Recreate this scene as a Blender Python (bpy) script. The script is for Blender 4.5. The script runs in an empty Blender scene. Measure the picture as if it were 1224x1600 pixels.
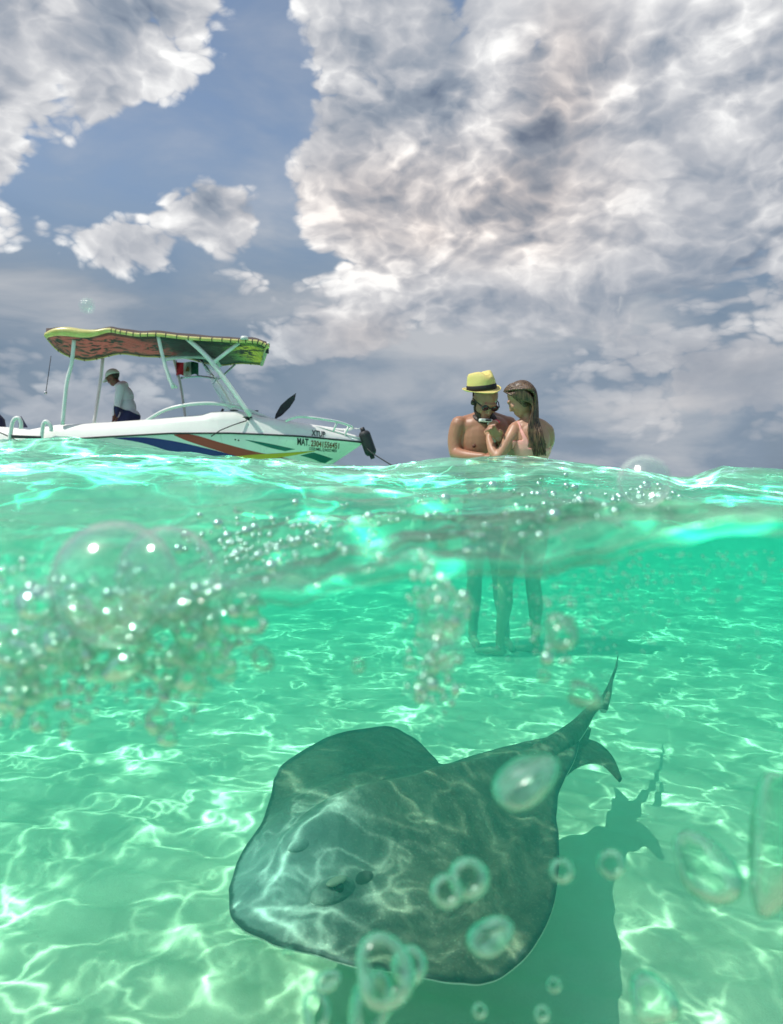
import bpy, bmesh, math, random
import numpy as np
from mathutils import Vector, Matrix, Euler, Quaternion

sc = bpy.context.scene
COL = sc.collection
R = math.radians

# ------------------------------------------------------------------ camera
F_PX, Y_H, W_PX, H_PX = 1150.0, 745.0, 1224.0, 1600.0
HC = 0.055                                   # the lens is a few centimetres above the calm water level
PITCH = math.atan((H_PX/2 - Y_H)/F_PX)
cd = bpy.data.cameras.new('camera')
cam = bpy.data.objects.new('camera', cd); COL.objects.link(cam)
cd.sensor_fit = 'VERTICAL'; cd.sensor_height = 24.0; cd.lens = 24.0*F_PX/H_PX
cd.clip_start = 0.02; cd.clip_end = 9000
cam.location = (0, 0, HC); cam.rotation_euler = (R(90) - PITCH, 0, 0)
cd.dof.use_dof = True; cd.dof.focus_distance = 3.0; cd.dof.aperture_fstop = 3.4
sc.camera = cam

# ------------------------------------------------------------------ render settings
sc.render.engine = 'CYCLES'
cy = sc.cycles
cy.use_denoising = True
cy.max_bounces = 10; cy.diffuse_bounces = 3; cy.glossy_bounces = 3
cy.transmission_bounces = 6; cy.transparent_max_bounces = 24; cy.volume_bounces = 2
cy.sample_clamp_indirect = 5.0; cy.caustics_reflective = False; cy.caustics_refractive = False
cy.blur_glossy = 0.3
sc.view_settings.view_transform = 'Standard'; sc.view_settings.look = 'None'
sc.view_settings.exposure = 0.12; sc.view_settings.gamma = 1.0

# ------------------------------------------------------------------ a small node-expression helper
class X:
    def __init__(s, t, so): s.t = t; s.s = so
    def _m(s, op, *a): return mth(s.t, op, s, *a)
    def __add__(s, o): return s._m('ADD', o)
    __radd__ = __add__
    def __sub__(s, o): return s._m('SUBTRACT', o)
    def __rsub__(s, o): return mth(s.t, 'SUBTRACT', o, s)
    def __mul__(s, o): return s._m('MULTIPLY', o)
    __rmul__ = __mul__
    def __truediv__(s, o): return s._m('DIVIDE', o)
    def __rtruediv__(s, o): return mth(s.t, 'DIVIDE', o, s)
    def __pow__(s, o): return s._m('POWER', o)
def put(t, inp, v):
    if isinstance(v, X): t.links.new(v.s, inp)
    elif hasattr(v, 'is_linked'): t.links.new(v, inp)
    else:
        if isinstance(v, (tuple, list)) and inp.type == 'RGBA' and len(v) == 3: v = (*v, 1.0)
        inp.default_value = v
def mth(t, op, *a):
    n = t.nodes.new('ShaderNodeMath'); n.operation = op
    for i, v in enumerate(a): put(t, n.inputs[i], v)
    return X(t, n.outputs[0])
def clamp01(v):
    r = v + 0.0; r.s.node.use_clamp = True; return r
def sstep(v, lo, hi):
    n = v.t.nodes.new('ShaderNodeMapRange'); n.interpolation_type = 'SMOOTHSTEP'
    put(v.t, n.inputs[0], v); n.inputs[1].default_value = lo; n.inputs[2].default_value = hi
    return X(v.t, n.outputs[0])
def vmath(t, op, a, b=None, scale=None):
    n = t.nodes.new('ShaderNodeVectorMath'); n.operation = op
    put(t, n.inputs[0], a)
    if b is not None: put(t, n.inputs[1], b)
    if scale is not None: put(t, n.inputs[3], scale)
    return X(t, n.outputs[0])
def sep(t, v):
    n = t.nodes.new('ShaderNodeSeparateXYZ'); put(t, n.inputs[0], v)
    return [X(t, o) for o in n.outputs]
def comb(t, x, y, z):
    n = t.nodes.new('ShaderNodeCombineXYZ')
    for i, v in enumerate((x, y, z)): put(t, n.inputs[i], v)
    return X(t, n.outputs[0])
def noise(t, v, scale=5, detail=4, rough=.5, dist=0., lac=2.0, color=False, dims='3D'):
    n = t.nodes.new('ShaderNodeTexNoise'); n.noise_dimensions = dims
    put(t, n.inputs['Vector'], v); put(t, n.inputs['Scale'], scale); n.inputs['Detail'].default_value = detail
    n.inputs['Roughness'].default_value = rough; n.inputs['Distortion'].default_value = dist
    n.inputs['Lacunarity'].default_value = lac
    return X(t, n.outputs[1 if color else 0])
def voro(t, v, scale=5, feature='F1', out='Distance', rnd=1.0):
    n = t.nodes.new('ShaderNodeTexVoronoi'); n.feature = feature
    put(t, n.inputs['Vector'], v); n.inputs['Scale'].default_value = scale
    n.inputs['Randomness'].default_value = rnd
    return X(t, n.outputs[out])
def cmix(t, f, a, b, mode='MIX'):
    n = t.nodes.new('ShaderNodeMix'); n.data_type = 'RGBA'; n.blend_type = mode
    put(t, n.inputs[0], f); put(t, n.inputs[6], a); put(t, n.inputs[7], b)
    return X(t, n.outputs[2])
def ramp(t, f, stops, interp='LINEAR'):
    n = t.nodes.new('ShaderNodeValToRGB'); put(t, n.inputs[0], f); n.color_ramp.interpolation = interp
    e = n.color_ramp.elements
    while len(e) < len(stops): e.new(0.5)
    for i, (p, c) in enumerate(stops): e[i].position = p; e[i].color = (*c, 1) if len(c) == 3 else c
    return X(t, n.outputs[0])
def gauss(t, u, v, cu, cv, ru, rv):
    a = (u - cu) * (1.0/ru); b = (v - cv) * (1.0/rv)
    return mth(t, 'EXPONENT', (a*a + b*b) * -1.0)
def pix(px, py):
    """Bearing of a point of the photograph as metres sideways and up per metre forward."""
    a = (px - W_PX/2)/F_PX; b = -(py - H_PX/2)/F_PX; c, s = math.cos(PITCH), math.sin(PITCH); f = c + b*s
    return a/f, (b*c - s)/f
def at(px, py, D):                                  # the point at distance D forward on that bearing
    a, b = pix(px, py); return Vector((a*D, D, HC + b*D))
def at_z(px, py, z):                                # ... where that bearing meets height z
    a, b = pix(px, py); return at(px, py, (z - HC)/b)
def lin(r, g, b):                                   # an sRGB byte colour as linear values
    return tuple(((c/255)/12.92 if c/255 <= .04045 else ((c/255+.055)/1.055)**2.4) for c in (r, g, b))

# ------------------------------------------------------------------ sun and sky
SUN_AZ, SUN_EL = R(-106), R(60)               # azimuth from +Y towards +X: high on the left
SUN_DIR = Vector((math.sin(SUN_AZ)*math.cos(SUN_EL), math.cos(SUN_AZ)*math.cos(SUN_EL), math.sin(SUN_EL)))
sl = bpy.data.lights.new('sun', 'SUN'); sl.energy = 3.3; sl.angle = R(0.45); sl.color = (1.0, .955, .88)
so = bpy.data.objects.new('sun', sl); COL.objects.link(so); so.location = (-6, 4, 12)
so.rotation_euler = SUN_DIR.to_track_quat('Z', 'Y').to_euler()

world = bpy.data.worlds.new('World'); sc.world = world; world.use_nodes = True
def build_sky():
    t = world.node_tree; t.nodes.clear()
    out = t.nodes.new('ShaderNodeOutputWorld')
    sky = t.nodes.new('ShaderNodeTexSky'); sky.sky_type = 'NISHITA'; sky.sun_disc = False
    sky.sun_elevation = SUN_EL; sky.sun_rotation = SUN_AZ; sky.air_density = 1.1; sky.dust_density = 1.6
    b1 = t.nodes.new('ShaderNodeBackground'); b1.inputs[1].default_value = 0.12
    t.links.new(sky.outputs[0], b1.inputs[0])
    d = X(t, t.nodes.new('ShaderNodeTexCoord').outputs['Generated'])
    x, y, z = sep(t, d)
    az = mth(t, 'ARCTAN2', x, y) * 1.0
    el = mth(t, 'ARCSINE', mth(t, 'MINIMUM', mth(t, 'MAXIMUM', z, -1.0), 1.0))
    # degrees-like units of 1/1150 rad so that cloud banks can be placed by bearing and height
    u = az * 1150.0; v = el * 1150.0
    zz = mth(t, 'MAXIMUM', z, 0.0)*.62 + 0.62
    P = comb(t, x*1.45, y*1.45, z*(1.9 + .5/zz))
    wv = vmath(t, 'SCALE', vmath(t, 'SUBTRACT', noise(t, P, 4.0, 4, .55, color=True), (.5, .5, .5)), scale=.16)
    Q = vmath(t, 'ADD', P, wv)
    def puffs(vec, s):
        c = voro(t, vec, s, 'F1'); return 1.0 - c*c*1.6
    def dens(vec):
        return noise(t, vec, 3.4, 9, .60)*.72 + puffs(vec, 7.0)*.11 + puffs(vec, 16.0)*.11 + puffs(vec, 36.0)*.08
    sunoff = (-.022, .012, .050)
    n1 = dens(Q); n2 = dens(vmath(t, 'ADD', Q, sunoff))
    big = noise(t, vmath(t, 'ADD', P, (3.1, 7.7, 1.3)), 2.2, 4, .5)
    fine = noise(t, vmath(t, 'ADD', Q, (1.3, 2.7, 5.1)), 13.0, 6, .62)
    def B(px, py, rx, ry): return gauss(t, u, v, px - 612, Y_H - py, rx, ry)
    # banks and gaps: (bearing, height, widths) , weight
    banks = [(90, 60, 260, 160, .46), (40, 250, 50, 40, .12), (20, 330, 50, 46, .28), (120, 60, 30, 24, -.2), (140, 240, 26, 30, -.25), (120, 10, 60, 16, -.2), (20, 280, 95, 115, .40), (165, 200, 70, 60, .2), (175, 235, 40, 50, .20), (345, 368, 66, 46, .48), (235, 425, 85, 46, .28),
             (850, 170, 420, 280, .36), (560, 310, 110, 80, .22), (660, 430, 190, 80, .13), (1050, 390, 300, 130, .26),
             (540, 535, 95, 40, .24), (1080, 615, 210, 70, .26), (40, 600, 170, 56, .24), (420, 470, 60, 40, .12), (150, 655, 120, 26, .2), (320, 80, 40, 60, .1),
             (420, 95, 62, 130, -.36), (405, 245, 85, 95, -.34), (270, 290, 95, 46, -.28), (250, 215, 40, 40, .1), (470, 180, 40, 50, -.12), (440, 400, 34, 70, -.26), (310, 430, 28, 40, -.16), (300, 500, 140, 36, -.2),
             (120, 365, 80, 40, -.30), (215, 330, 30, 30, -.2), (60, 470, 200, 60, -.14), (620, 215, 75, 36, -.13), (705, 85, 26, 38, -.26), (835, 235, 32, 44, -.16),
             (930, 98, 44, 18, -.26), (850, 92, 26, 20, -.24), (640, 35, 40, 20, -.24), (1215, 300, 40, 80, -.17), (780, 165, 24, 18, -.10), (640, 630, 330, 60, -.08), (640, 725, 900, 50, -.12)]
    bias = None
    for px, py, rx, ry, w in banks:
        g = B(px, py, rx, ry) * w
        bias = g if bias is None else bias + g
    low = sstep(v, 330, 120)                      # the soft grey layer nearer the horizon
    f = n1 + (big - .5)*.30 + bias - low*.03
    m = sstep(f, .55, .665)
    core = sstep(f, .66, 1.05)
    soft = sstep(noise(t, vmath(t, 'ADD', P, (9.1, 2.2, 4.4)), 3.2, 2, .5), .38, .62)*.45 + .55
    relief = (n1 - n2) * 2.2 * soft
    tuft = sstep(puffs(vmath(t, 'ADD', Q, (4.4, 1.9, 6.3)), 7.0)*.5 + noise(t, vmath(t, 'ADD', Q, (2.4, 8.9, 3.3)), 5.5, 7, .6)*.9, .78, .98)
    shade = None
    for px, py, rx, ry, w in [(610, 215, 85, 42, .42), (835, 240, 42, 64, .36), (700, 100, 34, 46, .30), (1205, 300, 50, 95, .40), (215, 135, 95, 45, .26), (60, 165, 60, 40, .18), (780, 330, 120, 40, .16), (900, 90, 70, 30, .22), (1000, 250, 90, 50, .14), (560, 150, 40, 30, .16), (1050, 480, 220, 50, .16), (700, 500, 200, 50, .14), (640, 40, 60, 24, .2)]:
        g = B(px, py, rx, ry) * w; shade = g if shade is None else shade + g
    shade = shade * (noise(t, Q, 6.0, 4, .6)*1.6 + .2)
    lt = relief*(1.0 - low*.55) + (fine - .5)*.34*soft + tuft*.25 - .07 + .70 - core*.20 - low*.16 + (big - .5)*.85 + .05 + sstep(v, 480, 640)*.10 + B(60, 60, 260, 120)*.12 + B(1080, 600, 220, 80)*.16 + B(540, 535, 100, 40)*.15 - shade
    cc = ramp(t, lt, [(.0, lin(108, 122, 143)), (.26, lin(142, 153, 168)), (.50, lin(178, 182, 190)), (.74, lin(212, 213, 216)), (1., lin(252, 252, 251))])
    warm = clamp01((B(600, 360, 170, 90) + B(880, 190, 70, 110) + B(1090, 610, 190, 80) + B(560, 535, 90, 40) + B(820, 350, 140, 90)) * noise(t, Q, 5.0, 3, .5) * 1.5)
    cc = cmix(t, warm*.5, cc, (1.05, .86, .74), 'MULTIPLY')
    gy = noise(t, vmath(t, 'MULTIPLY', P, (1, 1, 1.6)), 3.0, 6, .52, .3)
    veil = ramp(t, gy, [(.30, lin(102, 122, 144)), (.50, lin(132, 147, 164)), (.70, lin(180, 184, 190))])
    bl = t.nodes.new('ShaderNodeBackground'); put(t, bl.inputs[0], veil)
    bc = t.nodes.new('ShaderNodeBackground'); put(t, bc.inputs[0], cc)
    mv = t.nodes.new('ShaderNodeMixShader'); mc = t.nodes.new('ShaderNodeMixShader')
    put(t, mv.inputs[0], clamp01(sstep(v, 500, 200)*.85 + sstep(gy, .35, .7)*.35 + .05))
    t.links.new(b1.outputs[0], mv.inputs[1]); t.links.new(bl.outputs[0], mv.inputs[2])
    put(t, mc.inputs[0], m * (1.0 - low*.62))
    t.links.new(mv.outputs[0], mc.inputs[1]); t.links.new(bc.outputs[0], mc.inputs[2])
    t.links.new(mc.outputs[0], out.inputs[0])
build_sky()

# ------------------------------------------------------------------ object helpers
MATS = {}
def mat(name, color=(.5, .5, .5), rough=.5, metal=0., spec=.5, coat=0., fn=None):
    """A principled material; fn(tree, bsdf, coords) may wire procedural detail into it."""
    m = bpy.data.materials.new(name); m.use_nodes = True
    t = m.node_tree; b = t.nodes['Principled BSDF']
    b.inputs['Base Color'].default_value = (*color, 1); b.inputs['Roughness'].default_value = rough
    b.inputs['Metallic'].default_value = metal; b.inputs['Specular IOR Level'].default_value = spec
    b.inputs['Coat Weight'].default_value = coat
    if fn: fn(t, b, X(t, t.nodes.new('ShaderNodeTexCoord').outputs['Object']))
    MATS[name] = m; return m
def bump(t, b, h, strength=.3, dist=.01):
    n = t.nodes.new('ShaderNodeBump'); n.inputs['Strength'].default_value = strength; n.inputs['Distance'].default_value = dist
    put(t, n.inputs['Height'], h); t.links.new(n.outputs[0], b.inputs['Normal'])
def raw_mat(name):
    m = bpy.data.materials.new(name); m.use_nodes = True; t = m.node_tree; t.nodes.clear()
    MATS[name] = m
    return m, t, t.nodes.new('ShaderNodeOutputMaterial')
def node(t, kind, **kw):
    n = t.nodes.new('ShaderNode' + kind)
    for k, v in kw.items(): put(t, n.inputs[k], v)
    return n
def tag(o, label=None, cat=None, group=None, kind=None):
    for k, v in (('label', label), ('category', cat), ('group', group), ('kind', kind)):
        if v: o[k] = v
    return o
def empty(name, loc=(0, 0, 0), rz=0.):
    o = bpy.data.objects.new(name, None); COL.objects.link(o); o.location = loc; o.rotation_euler = (0, 0, rz)
    o.empty_display_size = .1; return o
def link(name, me, m=None, parent=None):
    o = bpy.data.objects.new(name, me); COL.objects.link(o)
    if m is not None:
        for q in (m if isinstance(m, (list, tuple)) else [m]): me.materials.append(q)
    if parent is not None: o.parent = parent
    return o
def mesh(name, verts, faces, m=None, parent=None, smooth=True, fix=True):
    me = bpy.data.meshes.new(name); me.from_pydata([tuple(map(float, v)) for v in verts], [], faces); me.update()
    if fix:
        bm = bmesh.new(); bm.from_mesh(me); bmesh.ops.recalc_face_normals(bm, faces=bm.faces); bm.to_mesh(me); bm.free()
    if smooth: me.polygons.foreach_set('use_smooth', [True]*len(me.polygons))
    return link(name, me, m, parent)
def from_bm(name, bm, m=None, parent=None, smooth=True, fix=True):
    me = bpy.data.meshes.new(name)
    if fix: bmesh.ops.recalc_face_normals(bm, faces=bm.faces)
    bm.to_mesh(me); bm.free()
    if smooth: me.polygons.foreach_set('use_smooth', [True]*len(me.polygons))
    return link(name, me, m, parent)
def catmull(P, n):
    """n points along a Catmull-Rom curve through P (rows may carry extra values such as a radius)."""
    P = np.asarray(P, float); k = len(P); out = []
    for s in np.linspace(0, k-1, n):
        i = min(int(s), k-2); f = s - i
        p0 = P[max(i-1, 0)]; p1 = P[i]; p2 = P[i+1]; p3 = P[min(i+2, k-1)]
        out.append(.5*((2*p1) + (p2-p0)*f + (2*p0-5*p1+4*p2-p3)*f*f + (3*p1-p0-3*p2+p3)*f**3))
    return np.array(out)
def tube_geo(pts, r, seg=8, cap=True):
    """A tube along pts; r is one radius or one per point. Returns verts, faces."""
    P = [Vector(p) for p in pts]; n = len(P); rs = r if hasattr(r, '__len__') else [r]*n
    V = []; Fc = []; up = None
    for i in range(n):
        d = (P[min(i+1, n-1)] - P[max(i-1, 0)]); d = d.normalized() if d.length > 0 else Vector((0, 0, 1))
        if up is None:
            up = Vector((0, 0, 1)) if abs(d.z) < .9 else Vector((1, 0, 0))
        a = d.cross(up)
        if a.length < 1e-5: a = d.cross(Vector((1, .3, .2)))
        a.normalize(); b = a.cross(d).normalized(); up = b
        for j in range(seg):
            w = 2*math.pi*j/seg; V.append(P[i] + (a*math.cos(w) + b*math.sin(w))*rs[i])
    for i in range(n-1):
        for j in range(seg):
            k = (j+1) % seg; Fc.append((i*seg+j, i*seg+k, (i+1)*seg+k, (i+1)*seg+j))
    if cap: Fc.append(tuple(range(seg))[::-1]); Fc.append(tuple((n-1)*seg+j for j in range(seg)))
    return V, Fc
def tube(name, pts, r, m, parent=None, seg=10, smooth_n=0):
    if smooth_n: pts = catmull(pts, smooth_n)
    V, Fc = tube_geo(pts, r, seg); return mesh(name, V, Fc, m, parent)
def loft(sections, closed=True, cap=True):
    V = [tuple(p) for s in sections for p in s]; k = len(sections[0]); Fc = []
    for i in range(len(sections)-1):
        for j in range(k if closed else k-1):
            q = (j+1) % k; Fc.append((i*k+j, i*k+q, (i+1)*k+q, (i+1)*k+j))
    if cap and closed:
        Fc.append(tuple(range(k))[::-1]); Fc.append(tuple((len(sections)-1)*k+j for j in range(k)))
    return V, Fc
def box_bm(bm, c, s, bev=0.0, rot=None):
    M = Matrix.Translation(c) @ (rot.to_4x4() if rot else Matrix.Identity(4)) @ Matrix.Diagonal((*s, 1))
    g = bmesh.ops.create_cube(bm, size=1.0, matrix=M)
    if bev:
        es = list({e for v in g['verts'] for e in v.link_edges})
        bmesh.ops.bevel(bm, geom=es, offset=bev, segments=2, affect='EDGES', profile=.6)
def box(name, c, s, m, parent=None, bev=.004, rot=None):
    bm = bmesh.new(); box_bm(bm, c, s, bev, rot); return from_bm(name, bm, m, parent, smooth=False)

# value noise on arrays, used to shape water and sand
_rg = np.random.RandomState(7)
_tab = _rg.rand(256, 256)
def vnoise(x, y):
    xi = np.floor(x).astype(int); yi = np.floor(y).astype(int); fx = x-xi; fy = y-yi
    fx = fx*fx*fx*(fx*(fx*6-15)+10); fy = fy*fy*fy*(fy*(fy*6-15)+10)
    g = lambda a, b: _tab[a & 255, b & 255]
    return (g(xi, yi)*(1-fx)+g(xi+1, yi)*fx)*(1-fy) + (g(xi, yi+1)*(1-fx)+g(xi+1, yi+1)*fx)*fy - .5
def fbm(x, y, o=4, gain=.5):
    s = 0; a = 1
    for k in range(o):
        s = s + a*vnoise(x*2**k + 17.3*k, y*2**k - 9.1*k); a *= gain
    return s
def sm(x, a, b):
    t = np.clip((x-a)/(b-a), 0, 1); return t*t*(3-2*t)

# ------------------------------------------------------------------ the setting: water and sand
Y0 = 0.42                 # the glass port of the camera housing presses against the water here
DEPTH = 1.20              # sand below the calm level
_EX = [-2.4, -.26, -.20, -.145, -.10, -.055, -.02, .01, .04, .09, .13, .165, .21, .26, .32, 2.4]
_EZ = [-.045, -.060, -.058, -.040, -.010, -.007, .001, .010, .009, .012, .017, .024, .034, .034, .032, .020]
_CA = [-1.6, -.60, -.53, -.40, -.27, -.10, -.01, .08, .16, .22, .295, .345, .392, .405, .45, .53, .60, 1.6]   # bearing x/y
_CP = [702, 694, 692, 697, 707, 723, 727, 720, 717, 719, 728, 735, 752, 752, 738, 740, 735, 728]              # height of the crest there
def water_z(x, y):
    x = np.asarray(x, float); y = np.asarray(y, float)
    edge = np.interp(x, _EX, _EZ); edge = edge + .010*fbm(x*22+2, x*0+.5, 3)*(1.4 - sm(x, -.10, .02))
    c = (Y_H - np.interp(x/np.maximum(y, .3), _CA, _CP))/F_PX
    crest = HC + c*2.3
    swell = crest*np.exp(-((y-2.3)/np.where(y < 2.3, 1.0, 1.5))**2)
    k = np.exp(-((y-Y0)/.34)**2)
    z = edge*k + swell*(1-k)
    z = z + (1-k)*sm(y, .4, .9)*.034*fbm(x*2.2+3, y*3.2, 3)*np.clip(1.6-np.abs(y-2.3)*.35, .5, 1.2)
    near = np.exp(-((y-.62)/.30)**2)
    n1 = fbm(x*8+5, y*13+2, 4); n2 = .5 - np.abs(fbm(x*14+9, y*20+5, 3))
    z = z + near*(.020*n1 + .010*(n2-.35)*sm(y, .43, .55)) + .0045*fbm(x*17, y*22, 3)*sm(y, .42, .5)
    z = z + sm(y, 4, 9)*.10*fbm(x*.5+1, y*.8+4, 4) + np.where(y > 5, .02*fbm(x*1.7, y*3.1, 3), 0)
    return z

def build_water():
    ys = np.concatenate([np.geomspace(Y0+.012, 3.2, 250), np.geomspace(3.3, 70, 120), np.geomspace(80, 6000, 24)])
    ss = np.sinh(np.linspace(-2.3, 2.3, 481))/np.sinh(2.3)
    Y, S = np.meshgrid(ys, ss, indexing='ij')
    Xg = S*(1.9 + .85*Y); Z = water_z(Xg, Y); Z[Y > 75] *= .5
    rows = [np.stack([Xg, Y, Z], -1)]
    # the meniscus: the sheet rolls over where it meets the port and hangs a little below itself
    x0 = Xg[0]; z0 = Z[0]; lip = []
    roll = .0055 + .003*vnoise(x0*9, x0*0+3)
    for a in (75, 50, 25, 0, -25):
        aa = R(a); lip.append(np.stack([x0, Y0+.012 - roll*np.cos(aa), z0 - roll*(1-np.sin(aa))], -1))
    for dz in (1.5, 1.9):
        lip.append(np.stack([x0, x0*0+Y0+.012-roll*(.78-.12*dz), z0-roll*dz], -1))
    V = np.concatenate([np.stack(lip[::-1]).reshape(-1, 3), rows[0].reshape(-1, 3)])
    nr = len(lip)+len(ys); nc = len(ss)
    idx = np.arange(nr*nc).reshape(nr, nc)
    Fc = np.stack([idx[:-1, :-1], idx[:-1, 1:], idx[1:, 1:], idx[1:, :-1]], -1).reshape(-1, 4)
    m, t, out = raw_mat('sea_surface')
    P = X(t, t.nodes.new('ShaderNodeTexCoord').outputs['Object'])
    px, py, pz = sep(t, P)
    p2 = comb(t, px + pz*.4, py - pz*1.6, pz*.5)
    w1 = vmath(t, 'SCALE', vmath(t, 'SUBTRACT', noise(t, p2, 3.2, 3, .55, color=True), (.5, .5, .5)), scale=.30)
    w2 = vmath(t, 'SCALE', vmath(t, 'SUBTRACT', noise(t, p2, 9.5, 2, .5, color=True), (.5, .5, .5)), scale=.075)
    q = vmath(t, 'ADD', vmath(t, 'ADD', p2, w1), w2)
    # caustic net painted into the transparent colour, in place of sunlight focused by ripples
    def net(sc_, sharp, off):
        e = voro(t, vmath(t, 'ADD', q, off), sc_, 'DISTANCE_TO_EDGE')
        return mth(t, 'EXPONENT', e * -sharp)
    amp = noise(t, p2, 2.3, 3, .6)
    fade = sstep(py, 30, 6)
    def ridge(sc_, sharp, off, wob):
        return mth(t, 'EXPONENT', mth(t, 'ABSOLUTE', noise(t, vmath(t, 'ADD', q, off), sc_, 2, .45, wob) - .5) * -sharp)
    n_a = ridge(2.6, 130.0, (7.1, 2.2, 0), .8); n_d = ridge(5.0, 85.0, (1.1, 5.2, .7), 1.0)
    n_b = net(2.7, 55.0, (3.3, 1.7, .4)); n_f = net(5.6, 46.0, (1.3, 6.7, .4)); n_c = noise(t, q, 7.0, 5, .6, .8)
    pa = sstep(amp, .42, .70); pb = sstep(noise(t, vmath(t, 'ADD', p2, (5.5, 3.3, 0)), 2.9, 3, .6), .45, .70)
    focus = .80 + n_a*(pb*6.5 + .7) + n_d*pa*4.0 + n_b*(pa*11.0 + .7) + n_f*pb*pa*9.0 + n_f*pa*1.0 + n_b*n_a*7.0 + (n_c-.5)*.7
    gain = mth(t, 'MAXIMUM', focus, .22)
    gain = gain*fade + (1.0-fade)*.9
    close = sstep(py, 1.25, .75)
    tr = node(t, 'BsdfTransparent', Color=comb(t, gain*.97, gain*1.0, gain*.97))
    bmp = t.nodes.new('ShaderNodeBump'); bmp.inputs['Strength'].default_value = .7; bmp.inputs['Distance'].default_value = .006
    put(t, bmp.inputs['Height'], noise(t, p2, 26, 4, .55, .6) + noise(t, p2, 7, 3, .5)*1.6)
    gl = node(t, 'BsdfGlossy', Color=(.95, .97, .97, 1), Roughness=.09, Normal=bmp.outputs[0])
    fr = node(t, 'Fresnel', IOR=1.30, Normal=bmp.outputs[0])
    rf = node(t, 'BsdfRefraction', Color=(.94, 1, .97, 1), Roughness=.02, IOR=1.33, Normal=bmp.outputs[0])
    milk = cmix(t, noise(t, p2, 5.5, 4, .6), (.22, .62, .46), (.50, .82, .67))
    df = node(t, 'BsdfDiffuse', Color=milk, Normal=bmp.outputs[0]); tl = node(t, 'BsdfTranslucent', Color=milk, Normal=bmp.outputs[0])
    def mixs(f, a, b):
        n = t.nodes.new('ShaderNodeMixShader'); put(t, n.inputs[0], f); t.links.new(a.outputs[0], n.inputs[1]); t.links.new(b.outputs[0], n.inputs[2]); return n
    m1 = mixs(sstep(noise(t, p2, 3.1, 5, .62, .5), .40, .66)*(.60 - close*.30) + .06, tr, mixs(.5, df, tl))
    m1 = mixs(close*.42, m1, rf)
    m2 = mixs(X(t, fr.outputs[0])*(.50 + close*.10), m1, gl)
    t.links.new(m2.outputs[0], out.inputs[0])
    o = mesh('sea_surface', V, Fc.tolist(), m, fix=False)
    tag(o, 'rippled mint green sea surface with a wave lip across the view', kind='structure')
    # the body of the water: only a volume, closed all round
    step = 6; rr = list(range(0, len(ys), step)); rr = rr if rr[-1] == len(ys)-1 else rr+[len(ys)-1]
    ccs = list(range(0, len(ss), step)); ccs = ccs if ccs[-1] == len(ss)-1 else ccs+[len(ss)-1]
    rr = [r for r in rr if ys[r] < 420]
    top = np.stack([Xg, Y, Z-.006], -1)[np.ix_(rr, ccs)]
    fr0 = top[0].copy(); fr0[:, 1] = Y0+.004; fr0[:, 2] -= .004
    top = np.concatenate([fr0[None], top]); n, k = top.shape[:2]
    bot = top.copy(); bot[..., 2] = -DEPTH-3.0
    V = np.concatenate([top.reshape(-1, 3), bot.reshape(-1, 3)]); N = n*k; Fc = []
    for i in range(n-1):
        for j in range(k-1):
            a = i*k+j; Fc.append((a, a+1, a+k+1, a+k)); Fc.append((N+a, N+a+k, N+a+k+1, N+a+1))
    for j in range(k-1):
        Fc.append((j, N+j, N+j+1, j+1)); a = (n-1)*k+j; Fc.append((a, a+1, N+a+1, N+a))
    for i in range(n-1):
        a = i*k; Fc.append((a, a+k, N+a+k, N+a)); a = i*k+k-1; Fc.append((a, N+a, N+a+k, a+k))
    m, t, out = raw_mat('sea_water')
    vs = node(t, 'VolumeScatter', Color=(.15, .92, .78, 1), Density=.125, Anisotropy=.25)
    va = node(t, 'VolumeAbsorption', Color=(.0, .895, .77, 1), Density=.38)
    ad = t.nodes.new('ShaderNodeAddShader'); t.links.new(vs.outputs[0], ad.inputs[0]); t.links.new(va.outputs[0], ad.inputs[1])
    t.links.new(ad.outputs[0], out.inputs['Volume'])
    o = mesh('sea_water', V, Fc, m, smooth=False)
    tag(o, 'clear turquoise sea water between the surface and the sand', kind='stuff')

def sand_z(x, y):
    z = -DEPTH + .05*fbm(x*.6+4, y*.6, 3) - sm(np.asarray(y), 8, 60)*1.2
    f = np.clip(1-np.asarray(y)/14, 0, 1)
    w = x*.35 + y + .22*fbm(x*1.3, y*1.3+8, 3)
    return z + f*(.010*np.sin(w*2*np.pi/.17 + 2.2*fbm(x*2, y*2, 2)) + .010*fbm(x*5, y*5, 3))
def build_sand():
    ys = np.concatenate([np.linspace(-3, .3, 12), np.linspace(.4, 6, 330), np.geomspace(6.1, 500, 90)])
    ss = np.sinh(np.linspace(-1.8, 1.8, 301))/np.sinh(1.8)
    Y, S = np.meshgrid(ys, ss, indexing='ij'); Xg = S*(2.6+.9*np.abs(Y))
    V = np.stack([Xg, Y, sand_z(Xg, Y)], -1).reshape(-1, 3); idx = np.arange(len(ys)*len(ss)).reshape(len(ys), len(ss))
    Fc = np.stack([idx[:-1, :-1], idx[:-1, 1:], idx[1:, 1:], idx[1:, :-1]], -1).reshape(-1, 4)
    def fn(t, b, P):
        n1 = noise(t, P, 3.0, 5, .6); n2 = noise(t, P, 160, 3, .6)
        c = cmix(t, n1, lin(186, 179, 148), lin(214, 206, 178)); c = cmix(t, n2*.35, c, lin(150, 140, 112))
        put(t, b.inputs['Base Color'], c); bump(t, b, n2 + noise(t, P, 30, 3)*2, .35, .004)
    o = mesh('seabed', V, Fc.tolist(), mat('white_sand', rough=.9, spec=.2, fn=fn), fix=False)
    tag(o, 'pale rippled sand seabed under the clear water', kind='structure')
build_water(); build_sand()

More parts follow.
